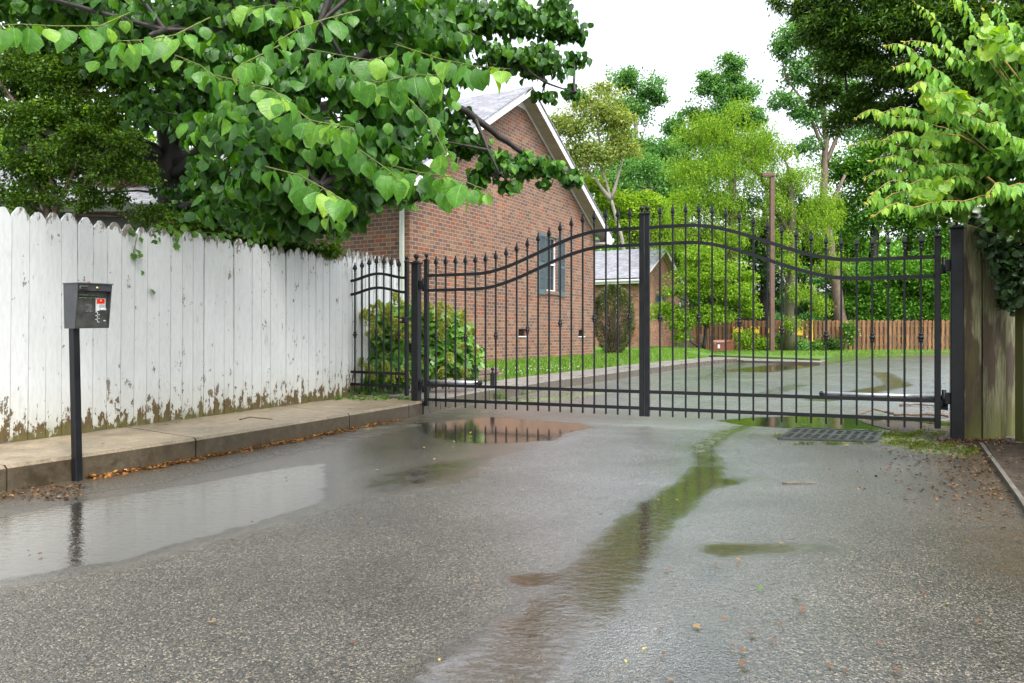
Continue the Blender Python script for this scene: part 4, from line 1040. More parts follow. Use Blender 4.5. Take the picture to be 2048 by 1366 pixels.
m=MB(); e=q2(W2,0,.05); m.bar([(e.x,e.y,.45),(e.x,e.y,2.9)],.09,.09,side=(1,0,0)); m.bar([(e.x,e.y,.52),(e.x+.25,e.y-.1,.45)],.09,.09,side=(0,1,0)); m.build('downspout',M['white'],h2)

# grey shed with a light shingle roof behind the white fence
th=thing('grey_shed','low grey shed with a pale shingle roof behind the white fence','shed',(-8.5,11,0))
m=MB(); m.prism([(-14,10.4),(-4.9,11.6),(-5.5,15.5),(-14.6,14.5)],-.05,2.86); m.build('wall',M['siding'],th)
m=MB()
for k in range(9):
    z=.5+k*.27; a=Vector((-14,10.4,z)); b=Vector((-4.9,11.6,z)); m.bar([a+Vector((.01,-.012,0)),b+Vector((.01,-.012,0))],.012,.02)
m.build('siding_laps',M['siding'],th)
m=MB(); m.bar([(-14.3,10.05,2.98),(-4.6,11.3,2.86)],.10,.16); m.build('eave',M['greenroof'],th)
m=MB(); m.solid([(-14.3,10.1,3.03),(-4.6,11.35,2.91),(-5.2,14.0,4.0),(-14.9,12.8,4.1)],(0,0,.05))
m.build('roof',M['shingle2'],th,uv=lambda v:(v.x+40,v.y*1.1))
# far house with a grey roof seen through the trees
th=thing('far_house','grey roofed house half hidden by trees beyond the brown fence','house',(24,62,0))
m=MB(); a=P(1490,600,62); m.prism([(19,62),(29,62),(29,72),(19,72)],-.05,4.4); m.build('wall',simple('dark red siding',(.09,.05,.04),.7,0,3,.2),th)
m=MB(); m.solid([(18.3,61.2,4.4),(29.6,61.2,4.4),(28.4,66.5,7.4),(19.5,66.5,7.4)],(0,0,.12)); m.solid([(18.3,72.8,4.4),(29.6,72.8,4.4),(28.4,67.5,7.4),(19.5,67.5,7.4)],(0,0,.12)); m.build('roof',M['shingle2'],th,uv=lambda v:(v.x,v.y*1.2))
for x in (21.2,25.6):
    m=MB(); m.bbox((x,61.97,2.6),(1.2,.08,1.4),.01); m.build('window',M['glass'],th)

# ------------------------------------------------------------------ keypad pedestal
kb=Vector((-2.985,5.15,0)); yaw=math.atan2(-.42,.907)+math.pi/2      # box face normal (local -Y) looks across the drive
th=thing('keypad_pedestal','dark grey gate keypad box on a slightly leaning square black post','keypad',kb,yaw)
th.rotation_euler=(0,R(-1.25),yaw); kp=th
m=MB(); m.bbox((0,.0,.51),(.05,.05,1.10),.004); m.build('post',bl,th,True)
m=MB(); m.bbox((0,0,.004),(.13,.13,.02),.004); m.build('base_plate',bl,th,True) if False else None
W_,Ht,Zb=.128,.302,1.045
# housing: side cheeks, back, hood lip and bottom, tapering towards the bottom
hb=MB(); yb=.055; yt0,yb0=-.095,-.052           # front edge of the cheeks at top and bottom
for s in (-1,1):
    hb.solid([(s*W_,yb,Zb),(s*W_,yb0,Zb),(s*W_,yt0,Zb+Ht),(s*W_,yb,Zb+Ht)],(-s*.006,0,0))
hb.solid([(-W_+.007,yb,Zb),(W_-.007,yb,Zb),(W_-.007,yb,Zb+Ht),(-W_+.007,yb,Zb+Ht)],(0,-.006,0))
hb.solid([(-W_-.003,yb+.003,Zb+Ht+.001),(W_+.003,yb+.003,Zb+Ht+.001),(W_+.003,yt0-.008,Zb+Ht+.001),(-W_-.003,yt0-.008,Zb+Ht+.001)],(0,0,.008))
hb.solid([(-W_+.007,yb-.007,Zb),(W_-.007,yb-.007,Zb),(W_-.007,yb0+.006,Zb),(-W_+.007,yb0+.006,Zb)],(0,0,.008))
hb.build('housing',M['boxgrey'],th,True)
fy=lambda z: (yb0+.004)+( (yt0+.036)-(yb0+.004))*(z-Zb)/Ht    # recessed face
hp=MB(); z0,z1=Zb+.009,Zb+Ht-.048
hp.solid([(-W_+.008,fy(z0),z0),(W_-.008,fy(z0),z0),(W_-.008,fy(z1),z1),(-W_+.008,fy(z1),z1)],(0,.006,0)); face=hp.build('faceplate',M['facegrey'],th,True)
hp=MB(); hp.solid([(-W_+.008,yt0+.004,Zb+Ht-.046),(W_-.008,yt0+.004,Zb+Ht-.046),(W_-.008,yt0-.002,Zb+Ht-.001),(-W_+.008,yt0-.002,Zb+Ht-.001)],(0,.012,0)); hood=hp.build('hood_panel',M['boxgrey'],th,True)
def onface(x0,x1,f0,f1,t=.003,lift=.001,mb=None):
    mb=mb or MB(); za,zb_=Zb+Ht*f0,Zb+Ht*f1
    mb.solid([(x0,fy(za)-lift,za),(x1,fy(za)-lift,za),(x1,fy(zb_)-lift,zb_),(x0,fy(zb_)-lift,zb_)],(0,-t,0)); return mb
onface(-.092,.042,.70,.752,.002).build('display',M['lcd'],face,True)
k=MB(); onface(-.096,.046,.752,.762,.004,mb=k); onface(-.096,.046,.688,.699,.004,mb=k); k.build('display_rim',M['chrome'],face,True)
for r_ in range(4):
    for c_ in range(3):
        x=-.050+c_*.0175; onface(x,x+.0145,.548-.047*r_-.034,.548-.047*r_,.004).build('key',M['chrome'],face,True)
# digits on the keys
def text(s,size,mt,parent,loc,rot,nm='lettering'):
    cu=bpy.data.curves.new(nm,'FONT'); cu.body=s; cu.size=size; cu.align_x='CENTER'; cu.align_y='CENTER'; cu.extrude=.0004
    ob=bpy.data.objects.new(nm,cu); COL.objects.link(ob)
    dg=bpy.context.evaluated_depsgraph_get(); me=bpy.data.meshes.new_from_object(ob.evaluated_get(dg)); bpy.data.objects.remove(ob)
    o=link(nm,me,None,parent); me.materials.clear(); me.materials.append(mt); o.location=loc; o.rotation_euler=rot; return o
tilt=math.atan2(-(fy(Zb+Ht)-fy(Zb)),Ht)
for r_ in range(4):
    for c_ in range(3):
        x=-.050+c_*.0175+.00725; z=Zb+Ht*(.548-.047*r_-.017)
        text('123456789*0#'[r_*3+c_],.011,M['dark'],face,(x,fy(z)-.0055,z),(R(90)+tilt,0,0),'key_digit')
onface(.032,.094,.565,.675,.005).build('red_label',M['red'],face,True)
k=MB(); onface(.027,.032,.565,.68,.006,mb=k); onface(.094,.099,.565,.68,.006,mb=k); onface(.027,.099,.675,.685,.006,mb=k); onface(.027,.099,.40,.562,.0045,mb=k); rd=k.build('reader_frame',M['cream'],face,True)
k=MB(); z=Zb+Ht*.63; k.tube([(.063,fy(z)-.005,z),(.063,fy(z)-.010,z)],.006,10); k.build('label_mark',M['yellow'],face,True)
onface(.051,.089,.455,.545,.004,.006).build('reader_window',simple('pale grey reader',(.33,.36,.38),.35),rd,True)
k=MB(); z=Zb+Ht*.435; k.bbox((.072,fy(z)-.016,z),(.042,.024,.014),.004); k.build('reader_lip',M['cream'],rd,True)
for j in range(3):
    k=MB()
    z=Zb+Ht*(.335-.085*j); 
    k.tube([(.036-.012,fy(z+.01)-.004,z+.010),(.036-.004,fy(z)-.005,z+.014),(.036+.004,fy(z)-.005,z+.004),(.036+.002,fy(z)-.005,z-.004),(.036+.010,fy(z)-.005,z-.010),(.036+.018,fy(z)-.005,z-.006)],.0028,6)
    k.build('sticker_glyph',M['cream'],face,True)
onface(.086,.100,.16,.185,.005).build('push_button',M['cream'],face,True)
k=MB()
for a_ in range(-4,5):
    for b_ in range(-4,5):
        if a_*a_+b_*b_<=17:
            z=Zb+Ht*.43+b_*.0075; x=-.088+a_*.0075; k.tube([(x,fy(z)-.0003,z),(x,fy(z)-.0016,z)],.0018,6)
k.build('speaker_holes',M['soffit'] if False else simple('dusty grille holes',(.20,.20,.19),.6),face,True)
k=MB(); z=Zb+Ht-.024; k.tube([(.012,yt0,z),(.012,yt0-.007,z)],.0085,14); k.build('lock',M['brass'],hood,True)
k=MB(); k.bbox((-.088,yt0-.004,Zb+Ht-.024),(.058,.006,.024),.003); pl2=k.build('name_plate',simple('worn plate edge',(.20,.205,.20),.35,.4),hood,True)
k=MB(); k.bbox((-.088,yt0-.0075,Zb+Ht-.024),(.050,.003,.015),.001); k.build('plate_field',M['dark'],pl2,True)
k=MB(); k.lathe([(.011,0),(.011,.006),(.007,.012),(.001,.014)],(.004,-.02,Zb+Ht+.009),10); k.build('indicator_lamp',simple('dark red lamp',(.25,.02,.02),.25),th,True)

for ch in kp.children:
    if not ch.name.startswith('post'): ch.location.x+=.095
# ------------------------------------------------------------------ drain grate
gc=[G(1562,878.5),G(1748,884),G(1762,866),G(1592,858)]
th=thing('drain_grate','cast iron storm drain grate in two rows of slanted slots before the right gate leaf','drain grate',gc[0])
def gq(u,v,z=.012): 
    a=gc[0].lerp(gc[1],u); b=gc[3].lerp(gc[2],u); p=a.lerp(b,v); return Vector((p.x,p.y,z))
m=MB()
def cell(u0,u1,v0,v1,sk0=0,sk1=0):
    vs=[gq(u0+sk0*v0,v0),gq(u1+sk1*v0,v0),gq(u1+sk1*v1,v1),gq(u0+sk0*v1,v1)]; vs+=[p-Vector((0,0,.05)) for p in vs]
    m.add(vs,[(0,1,2,3),(7,6,5,4),(0,4,5,1),(1,5,6,2),(2,6,7,3),(3,7,4,0)])
for v0,v1 in ((0,.08),(.47,.55),(.92,1.)): cell(0,1,v0,v1)
N=10
for row,(v0,v1) in enumerate(((.0805,.4695),(.5505,.9195))):
    for i in range(N+1):
        u=i/N; hw=.021
        a0=max(0,u-hw); a1=min(1,u+hw)
        cell(a0,a1,v0,v1)
m.build('grate_bars',M['grate'],th)
m=MB(); p=[gq(.0,.0,-.0),gq(1,0,0),gq(1,1,0),gq(0,1,0)]; m.add([Vector((a.x,a.y,.0045)) for a in p],[(0,1,2,3)]); m.build('pit',M['dark'],th)
m=MB()
fr=[gq(-.02,-.05),gq(1.02,-.05),gq(1.02,1.05),gq(-.02,1.05)]
for i in range(4):
    a,b=fr[i],fr[(i+1)%4]; e_=(b-a).normalized()*.014; m.bar([(a.x+e_.x,a.y+e_.y,.006),(b.x-e_.x,b.y-e_.y,.006)],.025,.022)
m.build('frame',M['grate'],th)

# ------------------------------------------------------------------ lamp post, utility boxes, yellow markers
lb=Vector(((1544-1024)/F*37.5,37.5,.1)); th=thing('lamp_post','tall square brown lamp post with a short boxed head','street lamp',lb)
m=MB(); m.bbox((lb.x,lb.y,4.55),(.21,.21,8.9),.01); m.build('pole',M['rustbrown'],th)
m=MB(); m.bbox((lb.x-.22,lb.y,9.0),(.62,.34,.17),.015); hd=m.build('lamp_head',M['rustbrown'],th)
m=MB(); m.bbox((lb.x-.26,lb.y,8.905),(.40,.24,.02),.004); m.build('lens',M['cream'],hd)
th=thing('utility_box','squat red-brown utility cabinet with a white notice on the verge','utility box',(P(1445,703,38.3).x,38.3,.15))
x0,x1=P(1427,0,38.3).x,P(1450,0,38.3).x; x2=P(1466,0,39).x
m=MB(); cx=(x0+x1)/2; 
m.prism([(x0,38.3),(x1,38.3),(x2,39.0),(x0+.42,39.0)],.17,.62)
body=m.build('body',M['boxbrown'],th)
m=MB(); m.add([(x0-.02,38.27,.62),(x1+.01,38.27,.62),(x2+.02,39.02,.66),(x0+.4,39.02,.66),(x0+.02,38.36,.735),(x1-.02,38.36,.735),(x2-.02,38.98,.75),(x0+.44,38.98,.75)],[(3,2,1,0),(4,5,6,7),(0,1,5,4),(1,2,6,5),(2,3,7,6),(3,0,4,7)]); m.build('lid',M['boxbrown'],th)
m=MB(); m.bbox((cx-.03,38.288,.42),(.12,.012,.19),.002); m.build('notice',M['cream'],th)
m=MB(); m.bbox((cx-.21,38.288,.56),(.04,.01,.05),.002); m.build('warning_sticker',M['yellow'],th)
m=MB(); m.bbox((cx+.03,38.285,.20),(.05,.03,.07),.004); m.build('latch',M['dark'],th)
m=MB(); m.prism([(x0-.1,38.2),(x1+.1,38.2),(x2+.15,39.1),(x0+.3,39.1)],.13,.168); m.build('pad',M['walk2'],th)
th=thing('meter_stand','red-brown meter box raised on two thin posts near the pale fence','meter box',(P(1402,700,38).x,38,.15))
a=P(1402,0,38).x
m=MB(); m.bbox((a,38,.80),(.40,.22,.46),.02); m.build('box',M['boxbrown'],th)
m=MB(); m.bbox((a,37.9,.80),(.30,.03,.34),.01); m.build('cover',M['rustbrown'],th)
for x in (a-.05,a+.38):
    m=MB(); m.bbox((x,38.02 if x<a else 38.05,.42 if x<a else .56),(.07,.07,.60 if x<a else .90),.008); m.build('leg',M['rustbrown'],th)
m=MB(); m.bbox((a+.28,38.05,.72),(.3,.04,.05),.004); m.build('brace',M['rustbrown'],th)
for i,(px,py,ww_,hh) in enumerate(((1476,660,.26,.2),(1510,661,.24,.26),(1541,660.5,.22,.24),(1566,660,.22,.2),(1597,664,.24,.3))):
    p=P(px,py,41.75); th=thing('yellow_sign',('yellow panel hung on the brown fence, '+['leftmost of the row','left of the lamp post','touching the lamp post in view','just right of the lamp post','rightmost of the row'][i]),'sign',p,0,'yellow panels along the brown fence')
    m=MB(); m.prism([(p.x-ww_,p.y),(p.x+ww_,p.y),(p.x+ww_,p.y+.03),(p.x-ww_,p.y+.03)],p.z-hh*.6,p.z+hh*.9); m.build('panel_face',M['yellow'],th)
    m=MB(); m.tube([(p.x-ww_*.8,p.y-.02,p.z+hh*.3),(p.x-ww_*.3,p.y-.03,p.z+hh*1.0),(p.x+ww_*.3,p.y-.03,p.z+hh*1.0),(p.x+ww_*.8,p.y-.02,p.z+hh*.3)],.035,8); m.build('hoop',M['rustbrown'],th)
p=P(1624,0,41.4); m=MB(); m.bbox((p.x,41.4,.95),(.10,.05,1.75),.006); tag(m.build('yellow_stake',M['yellow']),'single upright yellow stake standing against the brown fence','stake')
# bed edging of stacked blocks below the hydrangea
k=0
rows=[(868,775,.0),(905,770,.0),(945,764,0),(985,757,0)]
pts=[G(860,776,.17),G(905,771,.17),(G(950,765,.17)),G(1006,756,.17)]
for lay in range(2):
    for i in range(3):
        a,b=pts[i],pts[i+1]; mid=a.lerp(b,.5+(.12 if lay else 0)*(1 if i<2 else -1)); L=(b-a).length*.96*(1-.14*lay); an=math.atan2(b.y-a.y,b.x-a.x)
        if lay==1 and i==0: continue
        m=MB(); m.bbox((0,.06,0),(L,.15,.105),.018)
        o=m.build('edging_block',M['stone']); o.location=(mid.x,mid.y,.225+lay*.108); o.rotation_euler=(R(random.uniform(-2,2)),0,an+R(random.uniform(-3,3)))
        tag(o,['left end brown wall block below the hydrangea','middle brown wall block below the hydrangea','right end brown wall block beside the stop post','x','upper middle brown block of the low bed wall','topmost brown wall block standing at the right end'][lay*3+i],'wall block',"blocks of the low bed wall")

# ------------------------------------------------------------------ trees and shrubs
LEAF_D=diamond_t(.36,.3); LEAF_N=diamond_t(.17,.25,.4); LEAF_H=[heart_t(.5,.42,.30),heart_t(.46,.75,.15,True),heart_t(.54,.12,.5,True),heart_t(.42,.95,.55,True),heart_t(.5,-.25,.35),heart_t(.56,.35,.2,True)]; LEAF_L=[lens_t(.30,.3),lens_t(.26,.7),lens_t(.32,.05),lens_t(.22,1.1)]; LEAF_R=round_t(); LEAF_O=lobed_t()
DENS=2.4
def px_clump(px,py,Y,r): 
    p=P(px,py,Y); return p, r/F*Y
def limb_net(mb, main, tgts, r0=.05, wob=.12, r1=.012):
    """thin limbs from the nearest lower point of the main paths to each clump"""
    nodes=[p for path in main for p in path]
    for t in tgts:
        t=Vector(t); best=min(nodes,key=lambda p:(p-t).length+ (1.5*max(0,p.z-t.z)))
        L=(t-best).length; pts=[]
        for i in range(5):
            q=best.lerp(t,i/4); 
            if 0<i<4: q+=Vector((random.uniform(-1,1),random.uniform(-1,1),random.uniform(-.3,1)))*wob*L*.35
            pts.append(q)
        mb.tube(pts,[r0+(r1-r0)*i/4 for i in range(5)],5,False)
def tree(name,label,cat,trunks,clumps,nper,size,lm,bm_,tpl=None,group=None,droop=.0,flat=.65,limb=.07,nsub=16,tight=.36,hang=False,base=None,varb=0.):
    """trunks: list of [(px,py,Y,radius)...]; clumps: (px,py,Y,rpx[,weight]) given where they stand"""
    paths=[[P(a,b,y) for a,b,y,_ in t] for t in trunks]
    b0=base or paths[0][0]; th=thing(name,label,cat,b0,0,group)
    mb=MB()
    for t,pth in zip(trunks,paths):
        fine=[];rad=[]
        for i in range(len(pth)-1):
            for k in range(4):
                q=k/4; fine.append(pth[i].lerp(pth[i+1],q)+Vector((random.uniform(-1,1),random.uniform(-1,1),0))*t[i][3]*.18); rad.append((t[i][3]*(1-q)+t[i+1][3]*q)*random.uniform(.92,1.08))
        fine.append(pth[-1]); rad.append(t[-1][3]); mb.tube(fine,rad,9)
    cc=[px_clump(*c_[:4]) for c_ in clumps]
    limb_net(mb,paths,[c_[0] for c_ in cc],limb)
    mb.build('trunk',bm_,th)
    pos=[];dd=[];nn=[]
    for (p,r),c_ in zip(cc,clumps):
        n=int(nper*DENS*(c_[4] if len(c_)>4 else 1)*(r/(clumps[0][3]/F*clumps[0][2]))**2)
        rr=(r,r*.95,r*.85)
        q,u=cloud(p,rr,n,nsub,flat,tight); pos.append(q)
        if hang:
            dd.append(np.column_stack([rng.normal(size=(n,2))*.45,-1-.3*rng.random(n)]))
            a=rng.normal(size=(n,3)); a[:,2]=.5+.4*rng.random(n); a[:,1]-=.6; nn.append(a)
        else:
            v=u*.8+rng.normal(size=(n,3))*.8; v[:,2]-=.35+droop; dd.append(v)
            a=rng.normal(size=(n,3))*.7; a[:,2]+=1.; nn.append(a)
    pos=np.concatenate(pos); dd=np.concatenate(dd); nn=np.concatenate(nn)
    if droop:
        # leaves strung along short drooping twiglets
        k=7; m=len(pos)//k; st=pos[rng.permutation(len(pos))[:m]]; dirn=unit(np.column_stack([rng.normal(size=(m,2))*.35,-np.ones(m)]))
        j=np.arange(k); step=size*.55
        pos=(st[:,None,:]+dirn[:,None,:]*(j*step)[None,:,None]).reshape(-1,3)
        dd=np.repeat(dirn,k,0)*.7+rng.normal(size=(m*k,3))*.6; nn=rng.normal(size=(m*k,3)); nn[:,2]+=.6
    n=len(pos)
    leaves('crown',tpl or LEAF_D,pos,dd,nn,size*(.7+.6*rng.random(n)),lm,th,np.clip(rng.random(n)**1.2+varb,0,1))
    return th

G3='trees beyond the gate'
tree('birch_tree','pale olive airy tree with a slim forked light trunk above the house roof','tree',
  [[(1262,640,46,.17),(1245,480,46,.11),(1222,400,46,.10),(1203,335,46,.08),(1196,240,46,.06)],[(1222,400,46,.14),(1180,345,46,.08),(1150,290,46,.04)],[(1222,400,46,.12),(1245,320,46,.07),(1240,240,46,.03)]],
  [(1150,265,46,45),(1200,225,46,48),(1185,310,46,50),(1245,245,46,36),(1130,330,46,38),(1215,180,46,26),(1165,200,46,24),(1235,300,46,36),(1120,250,46,28)],900,.17,M['far_pale'],M['bark_pale'],LEAF_D,G3,nsub=14)
tree('tall_tree','tall cool green tree with open tiers standing behind the pale birch','tree',
  [[(1290,660,58,.40),(1282,480,58,.30),(1276,300,58,.2),(1262,160,58,.06)]],
  [(1250,162,58,32),(1302,180,58,28),(1262,222,58,38),(1275,300,58,46),(1320,310,58,42),(1242,335,58,38),(1305,368,58,50),(1318,200,58,16),(1260,390,58,40),(1230,265,57,26)],900,.20,M['far_green'],M['bark_pale'],LEAF_D,G3)
tree('tall_tree','small-headed cool green tree rising in the sky gap left of the tallest one','tree',
  [[(1372,660,62,.35),(1368,480,62,.25),(1366,300,62,.12),(1385,220,62,.05)]],
  [(1352,246,62,26),(1398,230,62,26),(1372,285,62,34),(1342,330,62,36),(1372,350,62,40),(1330,380,62,40)],700,.21,M['far_green'],M['bark_pale'],LEAF_D,G3)
tree('tall_tree','tallest cool green tree whose narrow top stands alone in the white sky','tree',
  [[(1470,660,60,.4),(1466,480,60,.3),(1458,250,60,.15),(1462,120,60,.04)]],
  [(1462,128,60,24),(1430,178,60,30),(1482,188,60,32),(1450,228,60,36),(1498,240,60,32),(1430,262,60,36),(1470,155,60,22),(1408,150,60,12),(1500,300,60,46),(1440,320,60,46)],700,.20,M['far_green'],M['bark_pale'],LEAF_D,G3)
tree('locust_tree','yellow green drooping locust with a mossy broken trunk behind the lamp post','tree',
  [[(1577,700,39,.30),(1579,600,39,.26),(1582,500,39,.23),(1584,430,39,.19),(1580,370,39,.13),(1577,335,39,.10)],[(1582,470,39,.16),(1555,430,39,.12),(1540,395,39,.06)],[(1583,490,39,.14),(1610,455,39,.10),(1640,432,39,.05)],[(1580,420,39,.12),(1500,330,39,.08),(1440,270,39,.05)],[(1450,640,39,.16),(1460,480,39,.13),(1470,350,39,.09)]],
  [(1400,255,39,44),(1455,262,39,46),(1515,270,39,44),(1375,330,39,40),(1440,335,39,52),(1520,340,39,52),(1590,345,39,48),(1640,395,39,42),(1372,395,39,40),(1450,400,39,46),(1545,410,39,40),(1615,440,39,44),(1420,460,39,42),(1500,440,39,34,.6),(1350,470,39,40),(1390,520,39,34),(1640,470,39,30),(1575,520,38.5,30),(1600,575,38.4,26),(1558,470,38.5,28),(1590,640,38.4,20,.7),(1470,470,38.5,36),(1340,430,38.5,30),(1660,520,41,34),(1665,430,41,30),(1640,600,41,26),(1560,300,39,36),(1480,215,39,30)],1150,.13,M['far_yel'],M['bark_moss'],LEAF_N,G3,droop=.5,varb=.05)
tree('oak_tree','brown trunked tree with bare lower limbs right of the drooping locust','tree',
  [[(1690,700,44,.36),(1668,540,44,.28),(1657,470,44,.25),(1647,380,44,.21),(1652,280,44,.17),(1640,160,44,.15),(1655,40,44,.06)],[(1650,330,44,.14),(1680,262,44,.10),(1700,240,44,.05)],[(1650,300,44,.12),(1600,195,44,.08),(1575,160,44,.04)],[(1655,430,44,.13),(1690,350,44,.08)]],
  [(1590,75,44,38),(1640,50,44,46),(1600,140,44,36),(1565,200,44,26),(1620,225,44,34),(1685,170,44,38),(1670,100,44,40),(1560,100,44,22),(1700,250,44,36,.7),(1610,290,44,30,.6)],850,.17,M['far_green'],M['bark_brown'],LEAF_D,G3)
tree('maple_tree','broad mid green tree filling the gap above the right gate leaf','tree',
  [[(1745,690,50,.4),(1748,500,50,.3),(1760,360,50,.15)],[(1810,690,52,.3),(1815,520,52,.25),(1830,380,52,.1)]],
  [(1705,330,50,60),(1765,362,50,62),(1835,345,50,62),(1890,400,50,62),(1720,430,50,58),(1800,445,50,60),(1875,480,50,52),(1700,500,50,40),(1760,290,50,56),(1930,330,50,60)],1500,.20,M['far_mid'],M['bark'],LEAF_D,G3)
tree('maple_tree','dense rounded green tree overhanging the brown fence behind the right gate leaf','tree',
  [[(1765,700,44.5,.22),(1768,620,44.5,.18),(1775,560,44.5,.10)]],
  [(1722,560,44.5,42),(1785,545,44.5,46),(1845,560,44.5,46),(1755,605,44.5,40),(1820,610,44.5,42),(1885,600,44.5,46),(1700,610,44.5,28),(1900,540,44.5,40),(1730,640,44,26),(1860,640,44,26)],1300,.16,M['far_mid'],M['bark'],LEAF_D,G3)
tree('dogwood_tree','spreading yellow green small tree in front of the second brick house','tree',
  [[(1408,700,35,.10),(1412,650,35,.08),(1418,600,35,.06)],[(1412,650,35,.05),(1385,610,35,.04),(1350,590,35,.02)],[(1412,660,35,.05),(1440,610,35,.04),(1470,590,35,.02)]],
  [(1440,545,35,44),(1402,505,35,38),(1378,560,35,38),(1470,592,35,40),(1336,622,35,32),(1425,622,35,36),(1492,560,35,26),(1370,640,35,26),(1340,585,35,16,.6),(1410,570,35,34),(1500,620,35,22),(1362,672,35,18,.8)],1500,.105,M['far_yel'],M['bark'],LEAF_D,G3,nsub=16,flat=.4)
tree('maple_tree','bright yellow green bushy tree rising behind the left gate leaf and house roof','tree',
  [[(1262,650,49,.2),(1262,520,49,.16),(1258,430,49,.1)]],
  [(1212,400,49,32),(1250,418,49,36),(1300,408,49,36),(1342,430,49,32),(1272,460,49,36),(1226,460,49,30),(1330,470,49,32),(1195,370,49,20),(1120,380,49,40),(1365,405,49,24)],1000,.18,M['far_yel'],M['bark_pale'],LEAF_D,G3,varb=.12)
tree('maple_tree','soft light green tree filling the gap between the pale birch and the drooping locust','tree',
  [[(1310,660,53,.2),(1305,480,53,.15),(1300,380,53,.08)]],
  [(1135,400,53,40),(1180,375,53,40),(1240,362,53,42),(1300,345,53,42),(1350,372,53,40),(1290,420,53,44),(1215,430,53,40),(1390,350,53,34),(1340,440,53,40),(1165,320,53,26,.6)],900,.18,M['far_green'],M['bark_pale'],LEAF_D,G3,varb=.1)
tree('sapling','layered light green sapling just behind the brown fence beside the lamp post','tree',
  [[(1632,660,45,.06),(1634,600,45,.05),(1636,540,45,.03)]],
  [(1640,560,45,22),(1610,590,45,26),(1655,600,45,26),(1680,545,45,26),(1625,640,45,24),(1580,600,45,22),(1560,640,45,24),(1680,650,45,24),(1595,545,45,20)],650,.14,M['far_green'],M['bark'],LEAF_D,G3,flat=.25)
tree('dark_tree','deep green tree standing in shade behind the drooping locust','tree',
  [[(1530,660,56,.35),(1528,520,56,.3),(1530,420,56,.2)],[(1610,680,57,.22),(1606,500,57,.15)]],
  [(1500,470,56,52),(1380,470,56,52),(1520,540,56,52),(1575,560,56,46,.7),(1420,560,56,46),(1640,510,56,34,.6),(1700,580,56,50),(1545,470,56,40),(1445,600,56,44),(1330,520,56,40),(1560,620,56,40),(1640,630,56,36),(1590,440,57,52),(1650,420,57,50),(1700,460,57,46),(1560,380,57,44),(1620,520,57,48),(1480,400,57,50),(1400,400,57,44)],1250,.20,M['far_dark'],M['bark'],LEAF_D,G3)
# far wood behind everything
ps=[];
for k in range(60000):
    x=random.uniform(1130,2350); y=random.betavariate(1.4,1.2)*190+470; Y=random.uniform(70,90); ps.append(P(x,y,Y))
for k in range(26000):
    x=random.uniform(-900,760); y=random.betavariate(1.6,1.2)*260+360; Y=random.uniform(32,46); ps.append(P(x,y,Y))
ps=np.array(ps); n=len(ps); dd=rng.normal(size=(n,3)); dd[:,2]-=.6; nn=rng.normal(size=(n,3))*.7; nn[:,2]+=1
tag(leaves('forest',LEAF_D,ps,dd,nn,.5*(.6+.8*rng.random(n)),M['far_mid']),kind='stuff')

# shrubs on the verge before the brown fence
def shrub(name,label,px,py,Y,rx,rz,n,size,lm,tpl=None,group=None,cat='shrub',stems=5,bmat=None,hollow=0.):
    p=P(px,py,Y); rx=rx/F*Y; rz=rz/F*Y; th=thing(name,label,cat,(p.x,p.y,p.z-rz),0,group)
    mb=MB()
    for i in range(stems):
        a=random.uniform(0,6.28); e=Vector((p.x+math.cos(a)*rx*.6,p.y+math.sin(a)*rx*.5,p.z+rz*random.uniform(0,.6)))
        b=Vector((p.x+random.uniform(-.12,.12)*rx,p.y,p.z-rz)); mb.tube([b,b.lerp(e,.5)+Vector((0,0,rz*.15)),e],[.018,.012,.005],5,False)
    mb.build('stems',bmat or M['bark'],th)
    q,u=cloud(p,(rx,rx*.8,rz),n,14,.8,.30); q[:,2]=np.maximum(q[:,2],p.z-rz*1.02)
    v=u*.8+rng.normal(size=(n,3))*.7; nn=rng.normal(size=(n,3))*.7; nn[:,2]+=.9
    leaves('foliage',tpl or LEAF_D,q,v,nn,size*(.7+.6*rng.random(n)),lm,th); return th
GS='shrubs along the brown fence'
for i,(a,b,r,h_,lm,lab) in enumerate(((1497,682,24,24,'far_yel','yellow green shrub beside the red-brown utility cabinet'),(1532,690,20,18,'far_yel','loose shrub just left of the lamp post foot'),(1566,686,22,22,'vine','leafy green shrub just right of the lamp post foot'),(1598,692,22,18,'far_green','low pale green shrub left of the yellow stake'),(1634,692,18,14,'vine','small green shrub at the end of the grass verge'),(1668,688,24,22,'far_dark','round dark evergreen shrub against the brown fence'),(1697,664,14,24,'vine','bright vine climbing the brown fence beside the dark shrub'))):
    shrub('shrub',lab,a,b,39.6 if i<6 else 41.3,r,h_,900,.12,M[lm],None,GS)

# clipped juniper by the house corner: brown twiggy inside, green shell
p=P(1226,645,25.0); th=thing('juniper_bush','upright clipped juniper with a bare brown inside at the far house corner','bush',(p.x,p.y,.26))
JS=1.24
mb=MB(); 
for i in range(190):
    a=random.uniform(0,6.28); h_=random.uniform(.1,1.85); r_=JS*.52*math.sin(min(1,max(.1,h_/1.95))*math.pi*.86+.25)
    e=Vector((p.x+math.cos(a)*r_,p.y+math.sin(a)*r_*.9,.27+h_*JS)); b=Vector((p.x-.05,p.y,.25+.03*i/10)); k_=b.lerp(e,.45)+Vector((0,0,.10*h_)); mb.tube([b,k_,e],[.022,.012,.004],5,False)
mb.build('branches',M['bark_brown'],th)
n=16000; z=rng.random(n)**.8; a=rng.random(n)*6.283; prof=np.interp(z,[0,.12,.35,.6,.8,.93,1],[.12,.32,.52,.58,.46,.26,.04]); r_=prof*(1-.22*rng.random(n)**1.6)+.05*np.sin(5*a+z*9)
q=np.column_stack([p.x+np.cos(a)*r_*JS,p.y+np.sin(a)*r_*JS,.33+z*1.86*JS+.02*rng.normal(size=n)])
